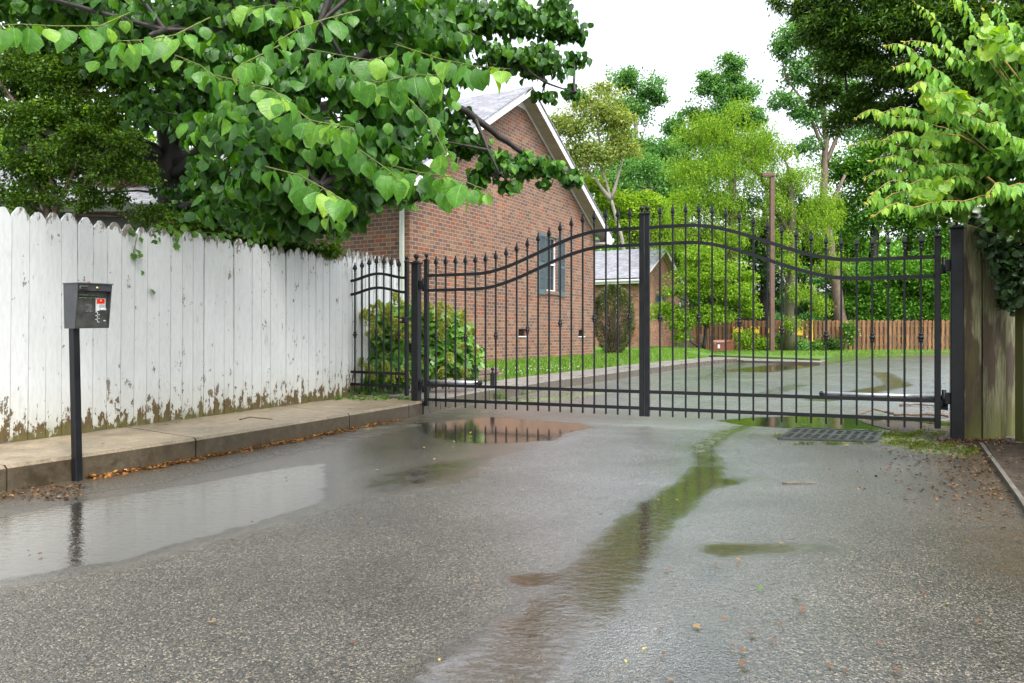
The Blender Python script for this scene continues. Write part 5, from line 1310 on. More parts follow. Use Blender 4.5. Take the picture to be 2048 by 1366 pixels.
keep=(rng.random(n)<np.interp(z,[0,.25,.55,.9,1],[.35,.30,.45,.9,1]))|(np.cos(a)>.55); keep&=~((rng.random(n)<.55)&(z<.6)&(np.sin(a)<-.2)); q=q[keep]; a=a[keep]; n=len(q)
v=np.column_stack([np.cos(a),np.sin(a),rng.normal(size=n)*.6+.5])+rng.normal(size=(n,3))*.4
leaves('foliage',diamond_t(.22,.3),q,v,rng.normal(size=(n,3)),.075*(.7+.6*rng.random(n)),M['topiary'],th)
# mulch ring below it
m=MB(); m.lathe([(.9,0),(.8,.04),(.1,.06)],(p.x+.15,p.y-.15,.24),18); tag(m.build('mulch',M['soil']),kind='structure')

# oakleaf hydrangea between small gate and house
th=thing('hydrangea_bush','oakleaf hydrangea with yellow green flower heads behind the small gate','bush',(-1.4,11.0,.2))
pos=[];nn=[];dd=[]
blobs=[(740,690,10.9,62,58),(800,672,10.9,55,66),(720,640,10.9,30,30),(760,645,11,40,40),(850,680,11,46,60),(900,680,11.1,42,58),(928,715,11.2,30,40),(880,720,10.8,50,34),(790,735,10.7,60,34),(715,735,10.7,40,34),(945,705,11.3,16,16),(730,760,10.65,30,18)]
mb=MB()
for a,b,Y,rx,ry in blobs:
    c_=P(a,b,Y); n=int(rx*ry*.15); u=unit(rng.normal(size=(n,3)))*(rng.random((n,1))**.35); u[:,1]=-np.abs(u[:,1])*.7+.15
    q=np.array(c_)+u*np.array([rx/F*Y,rx/F*Y*.8,ry/F*Y]); pos.append(q)
    v=u*np.array([.8,.8,.2])+rng.normal(size=(n,3))*.35; v[:,2]-=.55; dd.append(v); k_=rng.normal(size=(n,3))*.35; k_[:,2]+=.8; k_[:,1]-=.7; nn.append(k_)
    for j in range(3):
        e=c_+Vector((random.uniform(-.2,.2),random.uniform(-.1,.1),random.uniform(-.1,.2))); b_=Vector((c_.x*.4-1.4*.6+random.uniform(-.2,.2),11.2,.2)); mb.tube([b_,b_.lerp(e,.5)+Vector((0,0,.1)),e],[.012,.009,.004],5,False)
pos=np.concatenate(pos); keep=pos[:,2]>.22; pos=pos[keep]; dd=np.concatenate(dd)[keep]; nn=np.concatenate(nn)[keep]; n=len(pos)
mb.build('stems',M['twig'],th)
leaves('foliage',LEAF_O,pos,dd,nn,.155*(.6+.6*rng.random(n)),M['hyd'],th)
def panicle(L,r):
    n=190; t=rng.random(n)**.8; a=rng.random(n)*6.283; rr=r*(1-.75*t)*(.75+.3*rng.random(n))
    q=np.column_stack([rr*np.cos(a),rr*np.sin(a),t*L]); v=np.column_stack([np.cos(a),np.sin(a),.6+0*a])+rng.normal(size=(n,3))*.4
    o=leaves('flower_head',diamond_t(.55,.25,.5),q,v,rng.normal(size=(n,3)),.030*(.7+.6*rng.random(n)),M['panicle'],None); me=o.data; bpy.data.objects.remove(o); return me
pms=[panicle(.17,.055),panicle(.13,.05),panicle(.20,.06)]
for (a,b) in ((755,612),(722,628),(735,628),(779,620),(800,604),(840,606),(863,612),(885,618),(905,620),(918,630),(930,642),(735,645),(735,665),(772,630),(785,642),(795,650),(808,642),(818,658),(812,668),(792,668),(758,660),(704,718),(710,738),(740,735),(722,725),(775,735),(780,755),(800,748),(812,745),(840,728),(862,728),(880,670),(920,690),(900,718),(862,740),(880,742),(935,742),(956,700),(938,662),(890,640),(870,632),(706,745),(745,752)):
    Y=10.38+random.uniform(-.12,.12)+(.25 if a>830 else 0); f=link('flower_head',random.choice(pms),None,th); f.location=P(a,b+10,Y)-Vector((-1.4,11.0,.2)); f.rotation_euler=(R(random.uniform(-15,50)),R(random.uniform(-40,40)),0); s=random.uniform(.75,1.15); f.scale=(s,s,s)

# ------------------------------------------------------------------ the big broad-leaved tree over the white fence
T=[[(352,640,9.3,.24),(358,480,9.2,.21),(350,390,9.1,.20),(345,270,9,.17),(335,170,8.8,.14),(300,80,8.5,.11),(250,-10,8.2,.08)],
   [(346,290,9,.12),(385,190,8.6,.10),(415,100,8.2,.085),(432,20,7.9,.07),(440,-60,7.6,.05)],
   [(352,400,9.1,.13),(310,310,8.9,.11),(255,285,8.6,.11),(170,290,8.3,.09),(90,270,8.0,.06)],
   [(350,350,9,.08),(450,250,7.8,.06),(560,180,6.6,.045),(680,140,5.8,.05),(760,98,5.9,.055),(850,75,6.6,.05),(980,40,7.2,.03)],
   [(350,330,9,.07),(500,250,7.4,.05),(700,200,6.6,.04),(880,190,6.5,.032),(950,235,6.7,.03),(1015,285,6.9,.024),(1090,335,7.1,.016),(1165,365,7.2,.008)],
   [(850,75,6.6,.03),(930,60,6.8,.022),(1010,110,7,.016),(1090,165,7.1,.010),(1150,185,7.2,.006)],
   [(980,40,7.2,.02),(1080,30,7.3,.012),(1160,60,7.4,.006)],
   [(950,235,6.7,.02),(975,300,6.6,.014),(1000,350,6.6,.008)],
   [(352,420,9.1,.05),(410,400,7.6,.035),(480,390,6.2,.03),(560,380,5.2,.02),(640,372,4.2,.012)],
   [(420,100,8.2,.05),(480,60,6.8,.035),(560,40,5.6,.025),(640,45,4.4,.012)],
   [(300,80,8.5,.05),(320,60,6.8,.035),(330,60,5,.02),(300,70,3.8,.01)],
   [(362,470,9.2,.04),(400,380,9,.03),(415,300,8.8,.02)],[(372,480,9.1,.03),(425,400,8.7,.02),(470,330,8.2,.012)]]
C=[(400,60,5.6,88),(520,60,5.2,88),(640,60,5.0,88),(760,60,5.5,88),(860,45,6,80),(480,160,4.9,85),(600,160,4.6,88),(720,165,4.6,84),(830,195,5,68),(480,262,4.7,80),(580,285,4.4,86),(680,295,4.4,84),(775,285,4.8,64),(440,345,5.2,58),(530,372,4.6,72),(630,375,4.5,68),(715,385,4.8,55),(300,40,5.2,80),(180,20,5.5,80),(60,5,5.5,75),(560,440,5.2,42,.7),(650,440,5.2,40,.8),(235,120,5.4,44,.5),(420,420,6,34,.5),(790,350,5,44),(880,90,5.4,60)]
C+=[(290,215,7.2,52,.8),(400,250,7,50),(330,110,6.8,60),(440,90,6.8,60),(600,435,5,40),(520,440,5.6,40),(690,430,5,36),(745,335,5.4,44),(790,385,5.6,28,.8),(820,310,5.6,44),(700,400,5.2,46),(850,380,5.2,30,.8),(450,410,5.8,40),(600,330,4.9,70)]
BK=[(x+random.uniform(-25,25),y+random.uniform(-20,20),8.3+random.uniform(-.5,.8),78,.62) for x in range(-60,900,105) for y in (-40,50,130)]+[(x,y,8.6,66,.6) for x,y in ((420,230),(520,240),(620,260),(700,250),(480,330),(560,350),(440,400),(520,430),(610,420),(250,110),(330,140),(400,180),(800,240),(680,340))]
SHADE_TOP=[(x+random.uniform(-40,40),y,random.uniform(4.6,7),120,.8) for x in range(-500,1000,170) for y in (-160,-330,-520)]  # unseen overhead clumps, added to darken the left of the drive
BK+=[(x+random.uniform(-20,20),y,8.9+random.uniform(-.3,.5),52,.7) for x in range(380,720,62) for y in (385,440)]+[(x,y,9.4,46,.5) for x,y in ((30,300),(110,280),(190,330),(250,270),(60,380),(290,330),(200,250))]
SHADE_TOP+=[(x,y,random.uniform(9,12.5),150,.55) for x in range(100,1000,180) for y in (-80,-260,-470)]  # more unseen clumps, added to shade the brick side wall
FAR_C=[(950,30,7,62),(1040,35,7.2,56),(1115,55,7.4,38),(1000,105,7,52),(1078,125,7.2,46),(1145,60,7.4,22),(1150,115,7.4,20),(1145,180,7.3,20,.8),(1085,185,7.2,22,.8),(1110,20,7.4,36),(905,240,6.8,38),(950,285,6.8,38),(1000,325,6.8,36),(1055,322,7,36),(1105,338,7.1,28),(1142,352,7.1,20),(960,350,6.8,26),(870,280,6.6,34),(1020,368,6.9,20,.7),(900,140,6.6,44),(1090,365,7,16,.6)]
paths=[[P(a,b,y) for a,b,y,_ in t] for t in T]
th=thing('redbud_tree','big dark trunked tree with broad drooping heart leaves spreading over the white fence','tree',(paths[0][0].x,paths[0][0].y,.1))
mb=MB()
for t,pth in zip(T,paths):
    fine=[];rad=[]
    for i in range(len(pth)-1):
        for k in range(4):
            q=k/4; fine.append(pth[i].lerp(pth[i+1],q)+Vector((random.uniform(-1,1),random.uniform(-1,1),random.uniform(-1,1)))*min(.03,t[i][3]*.25)); rad.append((t[i][3]*(1-q)+t[i+1][3]*q)*random.uniform(.93,1.07))
    fine.append(pth[-1]); rad.append(t[-1][3]); mb.tube(fine,rad,10)
limb_net(mb,paths,[px_clump(*c_[:4])[0] for c_ in C+FAR_C+BK+SHADE_TOP],.018,.10,.005)
mb.build('trunk',M['bark'],th)
pos=[];dd=[];nn=[];sz=[];vv=[]
for lst,dens,s0 in ((C,1.05,.088),(FAR_C,1.4,.074),(BK,.75,.085),(SHADE_TOP,.6,.11)):
    for c_ in lst:
        p,r=px_clump(*c_[:4]); wgt=c_[4] if len(c_)>4 else 1
        n=int(wgt*dens*4.2*math.pi*r*r/(.55*s0*s0))
        q,u=cloud(p,(r,r*1.0,r*.8),n,12,.45,.33); pos.append(q)
        out=u*.35+rng.normal(size=(n,3))*.38; out[:,2]=-.6-.5*rng.random(n); dd.append(out)
        k_=u*.4+rng.normal(size=(n,3))*.6; k_[:,2]+=.7; k_[:,1]-=.35; nn.append(k_); sz.append(s0*(.6+.55*rng.random(n))); vv.append(np.clip(rng.random(n)**1.5*.85+.15*(u[:,2]>.5),0,1))
# sprays that reach out over the drive: leaves hang in line below a thin twig
SP=[([(260,25,4.6),(200,52,3.9),(110,52,3.4),(40,48,3.2),(-10,52,3.1)],11),([(420,35,4.6),(350,70,3.8),(285,80,3.5),(235,82,3.3)],9),([(720,20,4.5),(650,38,3.9),(600,55,3.6),(555,82,3.4)],9),
    ([(430,150,4.4),(490,165,3.8),(545,178,3.5),(575,205,3.3)],10),([(560,195,4.2),(620,240,3.5),(670,250,3.3),(710,256,3.1)],9),([(520,330,4.2),(600,350,3.6),(650,378,3.3),(695,405,3.15)],11),
    ([(760,325,4.6),(840,345,3.9),(910,355,3.6),(985,385,3.4)],13),([(790,88,4.6),(880,118,4.0),(950,132,3.7),(1020,138,3.5)],10),([(600,95,4.2),(680,110,3.8),(740,120,3.6),(790,108,3.5)],10),
    ([(640,250,4.2),(720,300,3.9),(770,335,3.7),(800,360,3.6)],9),([(800,180,4.6),(860,240,4.2),(880,285,4.0),(905,330,3.9)],9),([(560,90,4.3),(520,110,3.8),(480,130,3.6)],8),([(700,150,4.2),(760,165,3.8),(830,150,3.6),(885,150,3.5)],10),
    ([(880,330,4.6),(900,370,4.1),(915,392,3.9)],6),([(620,420,4.6),(650,430,4.3),(690,440,4.1)],5),([(350,110,5),(400,130,4.4),(440,160,4.0)],7),([(480,20,4.5),(540,10,4.0),(600,15,3.7)],7)]
tw=MB(); sp_p=[];sp_d=[];sp_n=[];sp_s=[];sp_v=[]
for path,n in SP:
    pts=[P(*a) for a in path]; fine=[]
    for i in range(len(pts)-1):
        for k in range(5): fine.append(pts[i].lerp(pts[i+1],k/5))
    fine.append(pts[-1]); n=int(n*1.5); tw.tube(fine,[.0042-.003*i/len(fine) for i in range(len(fine))],6,False)
    for j in range(n):
        t=(j+.6)/n; i=min(int(t*(len(fine)-1)),len(fine)-2); f_=t*(len(fine)-1)-i; q=fine[i].lerp(fine[i+1],f_); s_=(-1)**j
        tv=(fine[i+1]-fine[i]).normalized(); sd_=tv.cross(Vector((0,0,1))).normalized()*s_
        pe=q+sd_*.025+Vector((0,0,-.018)); tw.tube([q,q.lerp(pe,.5)+Vector((0,0,.006)),pe],.0014,4,False)
        d_=sd_*random.uniform(.1,.7)+tv*random.uniform(-.1,.8)+Vector((random.uniform(-.35,.35),random.uniform(-.2,.2),random.uniform(-1.1,-.55)))
        n_=sd_*.6+Vector((random.uniform(-.7,.7),random.uniform(-.8,.1),.75))+tv*.2
        sp_p.append(pe); sp_d.append(d_); sp_n.append(n_); sp_s.append((.110 if j<n-2 else .085)*random.uniform(.55,1.1)); sp_v.append(random.random()**1.3*.75+(.25 if t>.75 else 0))
tw.build('twigs',M['twig'],th)
leaves('crown',LEAF_H,np.concatenate(pos),np.concatenate(dd),np.concatenate(nn),np.concatenate(sz),M['redbud'],th,np.concatenate(vv))
leaves('leaf_sprays',LEAF_H,np.array(sp_p),np.array(sp_d),np.array(sp_n),np.array(sp_s),M['redbud_new'],th,np.array(sp_v))

# small-leaved shrub at the left behind the fence
CL=[(40,150,8.2,60),(130,160,8.2,60),(220,150,8.4,54),(40,240,8.0,58),(130,245,8.2,58),(225,235,8.3,54),(60,330,8.2,54,.8),(150,335,8.3,54,.8),(30,395,8.1,40,.6),(255,330,8.4,34,.6),(270,200,8.5,40),(230,395,8.2,30,.6),(110,395,8.2,36,.5),(-60,200,8,70),(-60,340,8,70),(300,430,8.3,36,.6),(380,450,8.4,36,.6),(-90,80,8,60),(180,90,8.6,50,.7),(60,85,8.6,50,.7),(170,285,7.7,44,.9),(250,285,7.8,40,.9),(215,340,7.8,40,.8),(110,300,7.7,40,.8),(290,350,8.0,34,.7),(170,390,8.0,38,.7)]
tree('privet_tree','tangled small-leaved shrub with thin bare stems at the left end of the white fence','shrub',
  [[(60,640,8.4,.05),(68,470,8.3,.045),(75,380,8.3,.035),(60,250,8.2,.02)],[(90,640,8.4,.05),(96,430,8.3,.045),(85,300,8.3,.03),(130,180,8.2,.012)],[(100,640,8.3,.03),(110,420,8.2,.03),(150,340,8.2,.02),(165,300,8.2,.01)],[(130,640,8.3,.03),(110,400,8.2,.025),(90,290,8.1,.03),(0,165,8,.018)],[(96,290,8.2,.02),(140,240,8.2,.015),(150,190,8.2,.01)],[(20,640,8.2,.03),(30,480,8.1,.025),(-40,350,8,.02)],[(140,640,8.2,.03),(150,430,8.2,.022),(185,320,8.2,.014),(170,270,8.2,.008)]],
  CL,1700,.036,M['privet'],M['bark_brown'],LEAF_D,None,limb=.014,nsub=20,tight=.26,base=Vector((-5.0,8.4,.1)))
tree('japanese_maple','dark red japanese maple showing between the trunk and the grey shed','tree',
  [[(300,600,12.5,.07),(296,440,12.5,.05),(280,380,12.5,.03)]],
  [(250,375,12.3,40),(310,400,12.4,38),(215,350,12.3,28),(330,350,12.5,28),(290,345,12.4,34),(350,420,12.4,28),(280,440,12.4,30,.6),(590,330,12,34,.5),(640,450,11.8,30,.6)],1500,.045,M['maple'],M['bark'],LEAF_N,None,flat=.35,nsub=16,limb=.02)
tree('background_tree','sunlit yellow green tree showing through gaps above the grey shed','tree',
  [[(30,640,22,.2),(20,420,22,.15),(15,300,22,.1)]],
  [(15,300,22,44),(90,340,22,40),(170,250,22,46),(260,330,22,40),(400,330,22,40),(90,230,22,50),(420,250,23,46),(-30,360,22,50),(200,370,21,36),(330,380,21,34),(-120,300,22,60),(-60,260,22,60),(330,235,22,26,.7),(300,290,22,26,.6),(170,310,22,34,.7),(60,120,24,60,.5),(200,110,24,60,.5),(330,110,24,50,.5)],800,.11,M['far_yel'],M['bark'],LEAF_D)

# ------------------------------------------------------------------ ivy over the white fence top and strands down its face
iv=thing('fence_vine','thin green vine creeping along the top and face of the white fence','vine',(-3.2,7.5,1.9))
fa,fb=Vector((-3.92,5.71,0)),Vector((-2.22,9.96,0))
def fpt(px,z,out=.03):
    # point on the fence face at the given image column
    t=(fb-fa).normalized(); k=(px-1024)/F; s=(k*fa.y-fa.x)/(t.x-k*t.y); q=fa+t*s; nn_=Vector((t.y,-t.x,0)); return q+nn_*out+Vector((0,0,z))
def zat(px,py,out=.03):
    q=fpt(px,0,out); return CZ-(py-HZ)/F*q.y
mb=MB(); pos=[]
for st in ([(255,455),(270,470),(262,505),(275,513)],[(300,462),(306,480),(300,486)],[(330,458),(345,470),(352,484)],[(300,450),(360,462),(420,466),(480,472),(560,478),(640,490),(695,505)]):
    pp=[fpt(a,zat(a,b)) for a,b in st]; mb.tube(pp,.003,5,False)
    for i in range(len(pp)-1):
        m_=int(max(3,(pp[i+1]-pp[i]).length/.045))
        for j in range(m_): pos.append(pp[i].lerp(pp[i+1],j/m_)+Vector((random.uniform(-.04,.04),random.uniform(-.02,.02),random.uniform(-.05,.04))))
for (a,b) in ((298,578),(280,542),(534,527),(262,508)): pos.append(fpt(a,zat(a,b)))
mb.build('stem',M['twig'],iv)
n=len(pos); dv=rng.normal(size=(n,3))*.4; dv[:,2]-=.8; nv=rng.normal(size=(n,3))*.25+np.array([.9,-.4,.3])
leaves('foliage',LEAF_O,np.array(pos),dv,nv,.065*(.7+.6*rng.random(n)),M['vine'],iv)
# low dark growth right behind the fence top
CLB=[(330+i*30,462+i*3.6,8.3+i*.12,17,.8) for i in range(12)]
tree('honeysuckle_hedge','dark low leafy growth leaning on the white fence top below the big tree','hedge',
  [[(400,640,8.7,.03),(420,500,8.6,.02)],[(560,640,9.2,.03),(570,510,9.2,.02)]],CLB,330,.055,M['privet'],M['bark'],LEAF_D,None,limb=.012)

# ------------------------------------------------------------------ right side: overhanging oak, arching shrub, vines
OC=[(1655,45,12.5,56),(1745,50,12,64),(1840,45,11.5,64),(1935,50,11,64),(2040,70,10.5,70),(1690,120,12.5,50),(1775,140,12,60),(1865,150,11.5,62),(1955,160,11,66),(1645,190,12.8,32,.8),(1715,205,12.5,46),(1800,225,12,54),(1885,240,11.6,54),(1680,245,12.6,30,.7),(2060,180,10.5,70),(2150,60,10.5,90),(2150,200,10.5,90),(1610,20,12.8,34),(1605,75,12.8,20,.6),(1560,5,12.8,22,.5),(1960,270,11.3,60),(1840,300,11.8,44,.8),(1740,-60,12,90),(1900,-60,11.5,90),(2060,-60,11,90)]+[(x,y,random.uniform(9,12),120,.5) for x in range(2300,2900,200) for y in (-120,-420)]  # last group is out of view, added to darken the right of the drive
tree('willow_oak','large dark oak overhanging the drive from the right with narrow leaves','tree',
  [[(2230,700,13,.42),(2220,420,13,.36),(2190,200,12.6,.3),(2150,0,12,.2)],[(2200,260,12.7,.16),(2000,120,12,.11),(1850,60,11.8,.08),(1700,50,12.3,.04)],[(2205,300,12.7,.13),(2000,230,11.6,.08),(1830,200,12,.05),(1700,220,12.5,.02)],[(2180,120,12.3,.14),(2000,-20,11.5,.09),(1800,-60,12,.05)]],
  OC,2000,.085,M['oak'],M['bark'],LEAF_N,None,nsub=18,tight=.28,limb=.03)
th=thing('arching_shrub','bright green shrub whose long arching shoots reach out over the right gate post','shrub',(5.35,5.6,.1))
SPR=[[(1834,5),(1900,85),(1975,150),(2060,200)],[(1907,-5),(1950,50),(2060,130)],[(1772,90),(1841,119),(1915,172),(2000,240)],[(1805,79),(1893,119),(1970,160),(2060,215)],[(1787,130),(1849,154),(1920,200)],[(1820,174),(1875,185),(1940,215)],[(1717,234),(1776,236),(1871,252),(1960,290),(2060,330)],[(1750,227),(1849,229),(1930,235),(2060,240)],[(1702,291),(1812,297),(1900,303),(1977,310),(2060,330)],[(1772,284),(1841,276),(1920,270)],[(1748,324),(1849,328),(1950,332),(2060,342)],[(1841,304),(1880,325),(1922,343),(2060,380)],[(1735,360),(1790,350),(1850,347),(1940,350)],[(1748,388),(1812,374),(1880,368),(1960,372)],[(1728,410),(1770,398),(1820,385),(1900,390)],[(1744,432),(1830,412),(1922,398),(2060,385)],[(1973,390),(2010,382),(2060,372)],[(1980,252),(2020,275),(2070,300)],[(1962,22),(2000,110),(2050,180)],[(1790,240),(1860,262),(1950,320),(2060,400)],[(1990,5),(2020,60),(2070,120)],[(1850,205),(1920,228),(2000,255),(2070,280)],[(1890,360),(1950,370),(2060,400)]]
tw=MB(); A_={'p':[],'d':[],'n':[],'s':[],'v':[]}; B_={k:[] for k in A_}; Tp={k:[] for k in A_}
root=Vector((5.3,5.6,.6))
for si,sp in enumerate(SPR):
    Y0=4.3+.9*random.random(); pts=[P(a+random.uniform(-7,7),b+random.uniform(-6,6),Y0+.28*i) for i,(a,b) in enumerate(sp)]
    hub=Vector((pts[-1].x+.25,pts[-1].y+.15,pts[-1].z-.05)); 
    fine=[]
    for i in range(len(pts)-1):
        for k in range(7): fine.append(pts[i].lerp(pts[i+1],k/7)+Vector((0,random.uniform(-.006,.006),.05*math.sin(math.pi*(k/7))*(1 if i==0 else .4)+random.uniform(-.004,.004))))
    fine.append(pts[-1]); tw.tube(fine+[hub],[.0018+.0045*i/len(fine) for i in range(len(fine))]+[.008],6,False)
    L=sum((fine[i+1]-fine[i]).length for i in range(len(fine)-1)); n=int(L/.029); tgt=[]
    for j in range(n):
        t=(j+.4)/n; x=t*(len(fine)-1); i=min(int(x),len(fine)-2); q=fine[i].lerp(fine[i+1],x-i); tv=(fine[i]-fine[i+1]).normalized()
        g=min(1,.35+t*3.2)
        if random.random()<.10: continue
        for s_ in ((-1)**j,):
            sd_=tv.cross(Vector((0,0,1))).normalized()*s_
            d_=sd_*random.uniform(.05,.5)+tv*random.uniform(-.15,.4)+Vector((random.uniform(-.15,.15),random.uniform(-.15,.15),-random.uniform(.7,1.1)))
            n_=sd_*.4+Vector((random.uniform(-.45,.3),random.uniform(-.9,-.45),.55)); D=A_
            D['p'].append(q+sd_*.006); D['d'].append(d_); D['n'].append(n_); D['s'].append(.068*g*random.uniform(.6,1.25)*(1.15 if t>.5 else 1)); D['v'].append(min(1,random.random()*.75+(.3 if t<.2 else 0)))
    for k in range(6):
        tv=(fine[0]-fine[2]).normalized(); Tp['p'].append(fine[0]); Tp['d'].append(tv+Vector((random.uniform(-.5,.5),random.uniform(-.5,.5),random.uniform(-.3,.6)))); Tp['n'].append(Vector((0,-1,.5))); Tp['s'].append(random.uniform(.020,.036)); Tp['v'].append(random.random())
# body of the shrub: leafy mass the shoots come out of
for (a,b,Y,r,n) in ((1990,260,5.4,60,420),(2060,330,5.2,80,500),(1960,330,5.6,50,340),(1990,120,5.4,55,320),(2080,200,5.2,80,460),(1930,290,5.7,48,300),(2000,390,5.5,50,330),(1930,380,5.8,44,260),(2100,60,5.2,80,360),(2120,420,5,80,420),(1880,410,5.9,36,170),(2040,430,5.4,40,240)):
    p=P(a,b,Y); rr=r/F*Y; n=int(n*1.9); q,u=cloud(p,(rr,rr,rr*.8),n,10,.5,.36); v=rng.normal(size=(n,3))*.45; v[:,2]-=.8; k_=rng.normal(size=(n,3))*.4+np.array([-.15,-.6,.6])
    B_['p']+=list(q); B_['d']+=list(v); B_['n']+=list(k_); B_['s']+=list(.068*(.7+.5*rng.random(n))); B_['v']+=list(rng.random(n))
for k in range(14):
    e=P(random.uniform(1960,2150),random.uniform(80,420),random.uniform(5,5.7)); b=Vector((5.3+random.uniform(-.3,.5),5.6+random.uniform(-.4,.4),.05)); tw.tube([b,b.lerp(e,.5)+Vector((.15,0,.4)),e],[.022,.015,.007],6,False)
tw.build('shoots',M['twig_or'],th)
for nm,D,mt,tp in (('leaf_sprays',A_,M['spray'],LEAF_L),('foliage',B_,M['spray_dk'],LEAF_L),('shoot_tips',Tp,M['tipleaf'],LEAF_N)):
    leaves('foliage' if nm=='shoot_tips' else nm,tp,np.array([tuple(x) for x in D['p']]),np.array([tuple(x) for x in D['d']]),np.array([tuple(x) for x in D['n']]),np.array(D['s']),mt,th,np.array(D['v']))
# lime round-leaved vine threaded through the shrub
rv=thing('round_leaf_vine','lime round-leaved vine threaded through the arching shrub','vine',(4.6,5.0,.1))
pos=[];mb=MB()
for (a,b,Y,r,n) in ((1905,200,4.9,26,34),(1880,190,4.9,22,22),(1845,385,5.0,22,26),(1870,370,5.1,20,18),(1990,70,4.6,26,24),(2030,90,4.6,24,18),(1860,270,5.0,14,8),(1925,215,5,18,14),(1965,60,4.7,20,14)):
    p=P(a,b,Y); rr=r/F*Y; q,u=cloud(p,rr,n,6,.8,.5); pos+=list(q); mb.tube([Vector((4.75,5.6,.3)),Vector((4.65,5.5,1.4)),p+Vector((.15,.2,-.1)),p],[.006,.005,.003,.0015],5,False)
mb.build('stem',M['twig'],rv)
n=len(pos); v=rng.normal(size=(n,3))*.5; v[:,2]-=.7; k_=rng.normal(size=(n,3))*.35+np.array([-.1,-.8,.5])
leaves('leaves',LEAF_R,np.array(pos),v,k_,.072*(.6+.6*rng.random(n)),M['roundleaf'],rv)
# dark ivy hanging over the old planks
iv=thing('ivy','dark ivy hanging over the top of the old plank fence','vine',(4.7,7.0,2.2))
pos=[]; mb=MB()
for (a,b,Y,rx,ry,n) in ((2010,480,6.95,34,50,420),(2035,430,6.8,40,50,380),(1990,440,7.0,28,30,180),(2020,560,6.98,20,40,180),(2012,600,7.0,13,24,70),(1950,430,7.0,40,16,120),(2040,520,6.85,18,50,160),(1998,530,7.0,14,30,60)):
    p=P(a,b,Y); q=np.array(p)+rng.normal(size=(n,3))*np.array([rx/F*Y*.55,.07,ry/F*Y*.5]); pos+=list(q); mb.tube([P(a,400,Y+.05),p,P(a+random.uniform(-6,6),b+ry*.8,Y)],[.006,.004,.002],5,False)
pos=np.array(pos); inb=(pos[:,0]<4.72)&(pos[:,1]>7.04); pos[inb,1]=7.02-.05*rng.random(inb.sum())
mb.build('stem',M['bark'],iv); n=len(pos); v=rng.normal(size=(n,3))*.5; v[:,2]-=.8; k_=rng.normal(size=(n,3))*.4+np.array([-.3,-.7,.4])
leaves('leaves',LEAF_H,pos,v,k_,.062*(.6+.7*rng.random(n)),M['ivy'],iv)

# ------------------------------------------------------------------ small things on the ground
def flat_leaves(name,pts,size,mt,tpl=LEAF_D,z=.004,curl=.25,kind='stuff'):
    n=len(pts); pts=np.array(pts); d=np.column_stack([rng.normal(size=(n,2)),rng.normal(size=n)*curl]); nn=rng.normal(size=(n,3))*curl; nn[:,2]=1
    pts=pts.copy(); pts[:,2]+=z+.006*rng.random(n); o=leaves(name,tpl,pts,d,nn,size*(.5+.9*rng.random(n)),mt); return tag(o,kind=kind)
pts=[]
line=[Vector((-2.98,5.24,0)),Vector((-2.55,6.05,0)),Vector((-1.72,7.93,0)),Vector((-1.36,8.75,0))]
for i in range(len(line)-1):
    a,b=line[i],line[i+1]; nv=Vector((b.y-a.y,a.x-b.x,0)).normalized()
    for k in range(int((b-a).length*340)):
        t=random.random()
        if random.random()<(0,.35,.6)[i]*(.4+.6*math.sin(7*t)**2): continue
        q=a.lerp(b,t)+nv*(.015+abs(random.gauss(0,.05))*(.5+.7*math.sin(9*(i+t))**2)); pts.append(q)
flat_leaves('leaf_litter',pts,.034,M['litter'],LEAF_D,.006)
pts=[]
for k in range(260):
    q=G(random.uniform(0,165),random.uniform(968,1000)); pts.append(q+Vector((.02,-.02,0))*random.random())
for k in range(1500):
    t=random.random(); a=Vector((4.25,7.0,0)).lerp(Vector((3.0,4.3,0)),t); pts.append(a+Vector((random.gauss(-.10,.35),random.gauss(0,.3),0)))
for k in range(900): pts.append(Vector((random.uniform(3.4,4.7),random.uniform(3.2,6.9),.045)) if random.random()<.6 else Vector((random.uniform(4.0,4.65),random.uniform(6.9,7.1),.01)))
for k in range(500): pts.append(G(random.uniform(1840,1905),random.uniform(716,860)))
flat_leaves('dead_leaf_debris',[p for p in pts if p.y>0],.028,M['litter_br'],LEAF_D,.004)
# moss cushions round the drain
pts=[]
for (a,b,rx,ry,n) in ((1790,872,40,7,2200),(1850,868,50,8,2600),(1860,892,60,9,2200),(1930,902,40,10,900),(1810,886,40,6,1400),(1700,862,90,3,900),(1660,888,90,2.5,600),(1560,874,14,5,250),(1650,838,30,2,200),(1120,792,60,8,900),(1040,800,40,6,600)):
    for k in range(n):
        x,y=a+random.gauss(0,rx*.5),b+random.gauss(0,ry*.5); q=G(x,y); 
        if sdist([(p.x,p.y) for p in gc],np.array([q.x]),np.array([q.y]))[0]<.0: pts.append(q)
pts=np.array(pts); n=len(pts); bum=np.sin(pts[:,0]*23)*np.sin(pts[:,1]*19)+np.sin(pts[:,0]*51+pts[:,1]*37)*.6; kp=bum>-.35; pts=pts[kp]; bum=bum[kp]; n=len(pts); pts[:,2]+=.002
d=np.column_stack([rng.normal(size=(n,2))*.5,np.ones(n)])
tag(leaves('moss',diamond_t(.3,.3),pts,d,rng.normal(size=(n,3)),(.010+.007*np.clip(bum,0,1.5))*(.6+.8*rng.random(n)),M['moss']),kind='stuff')
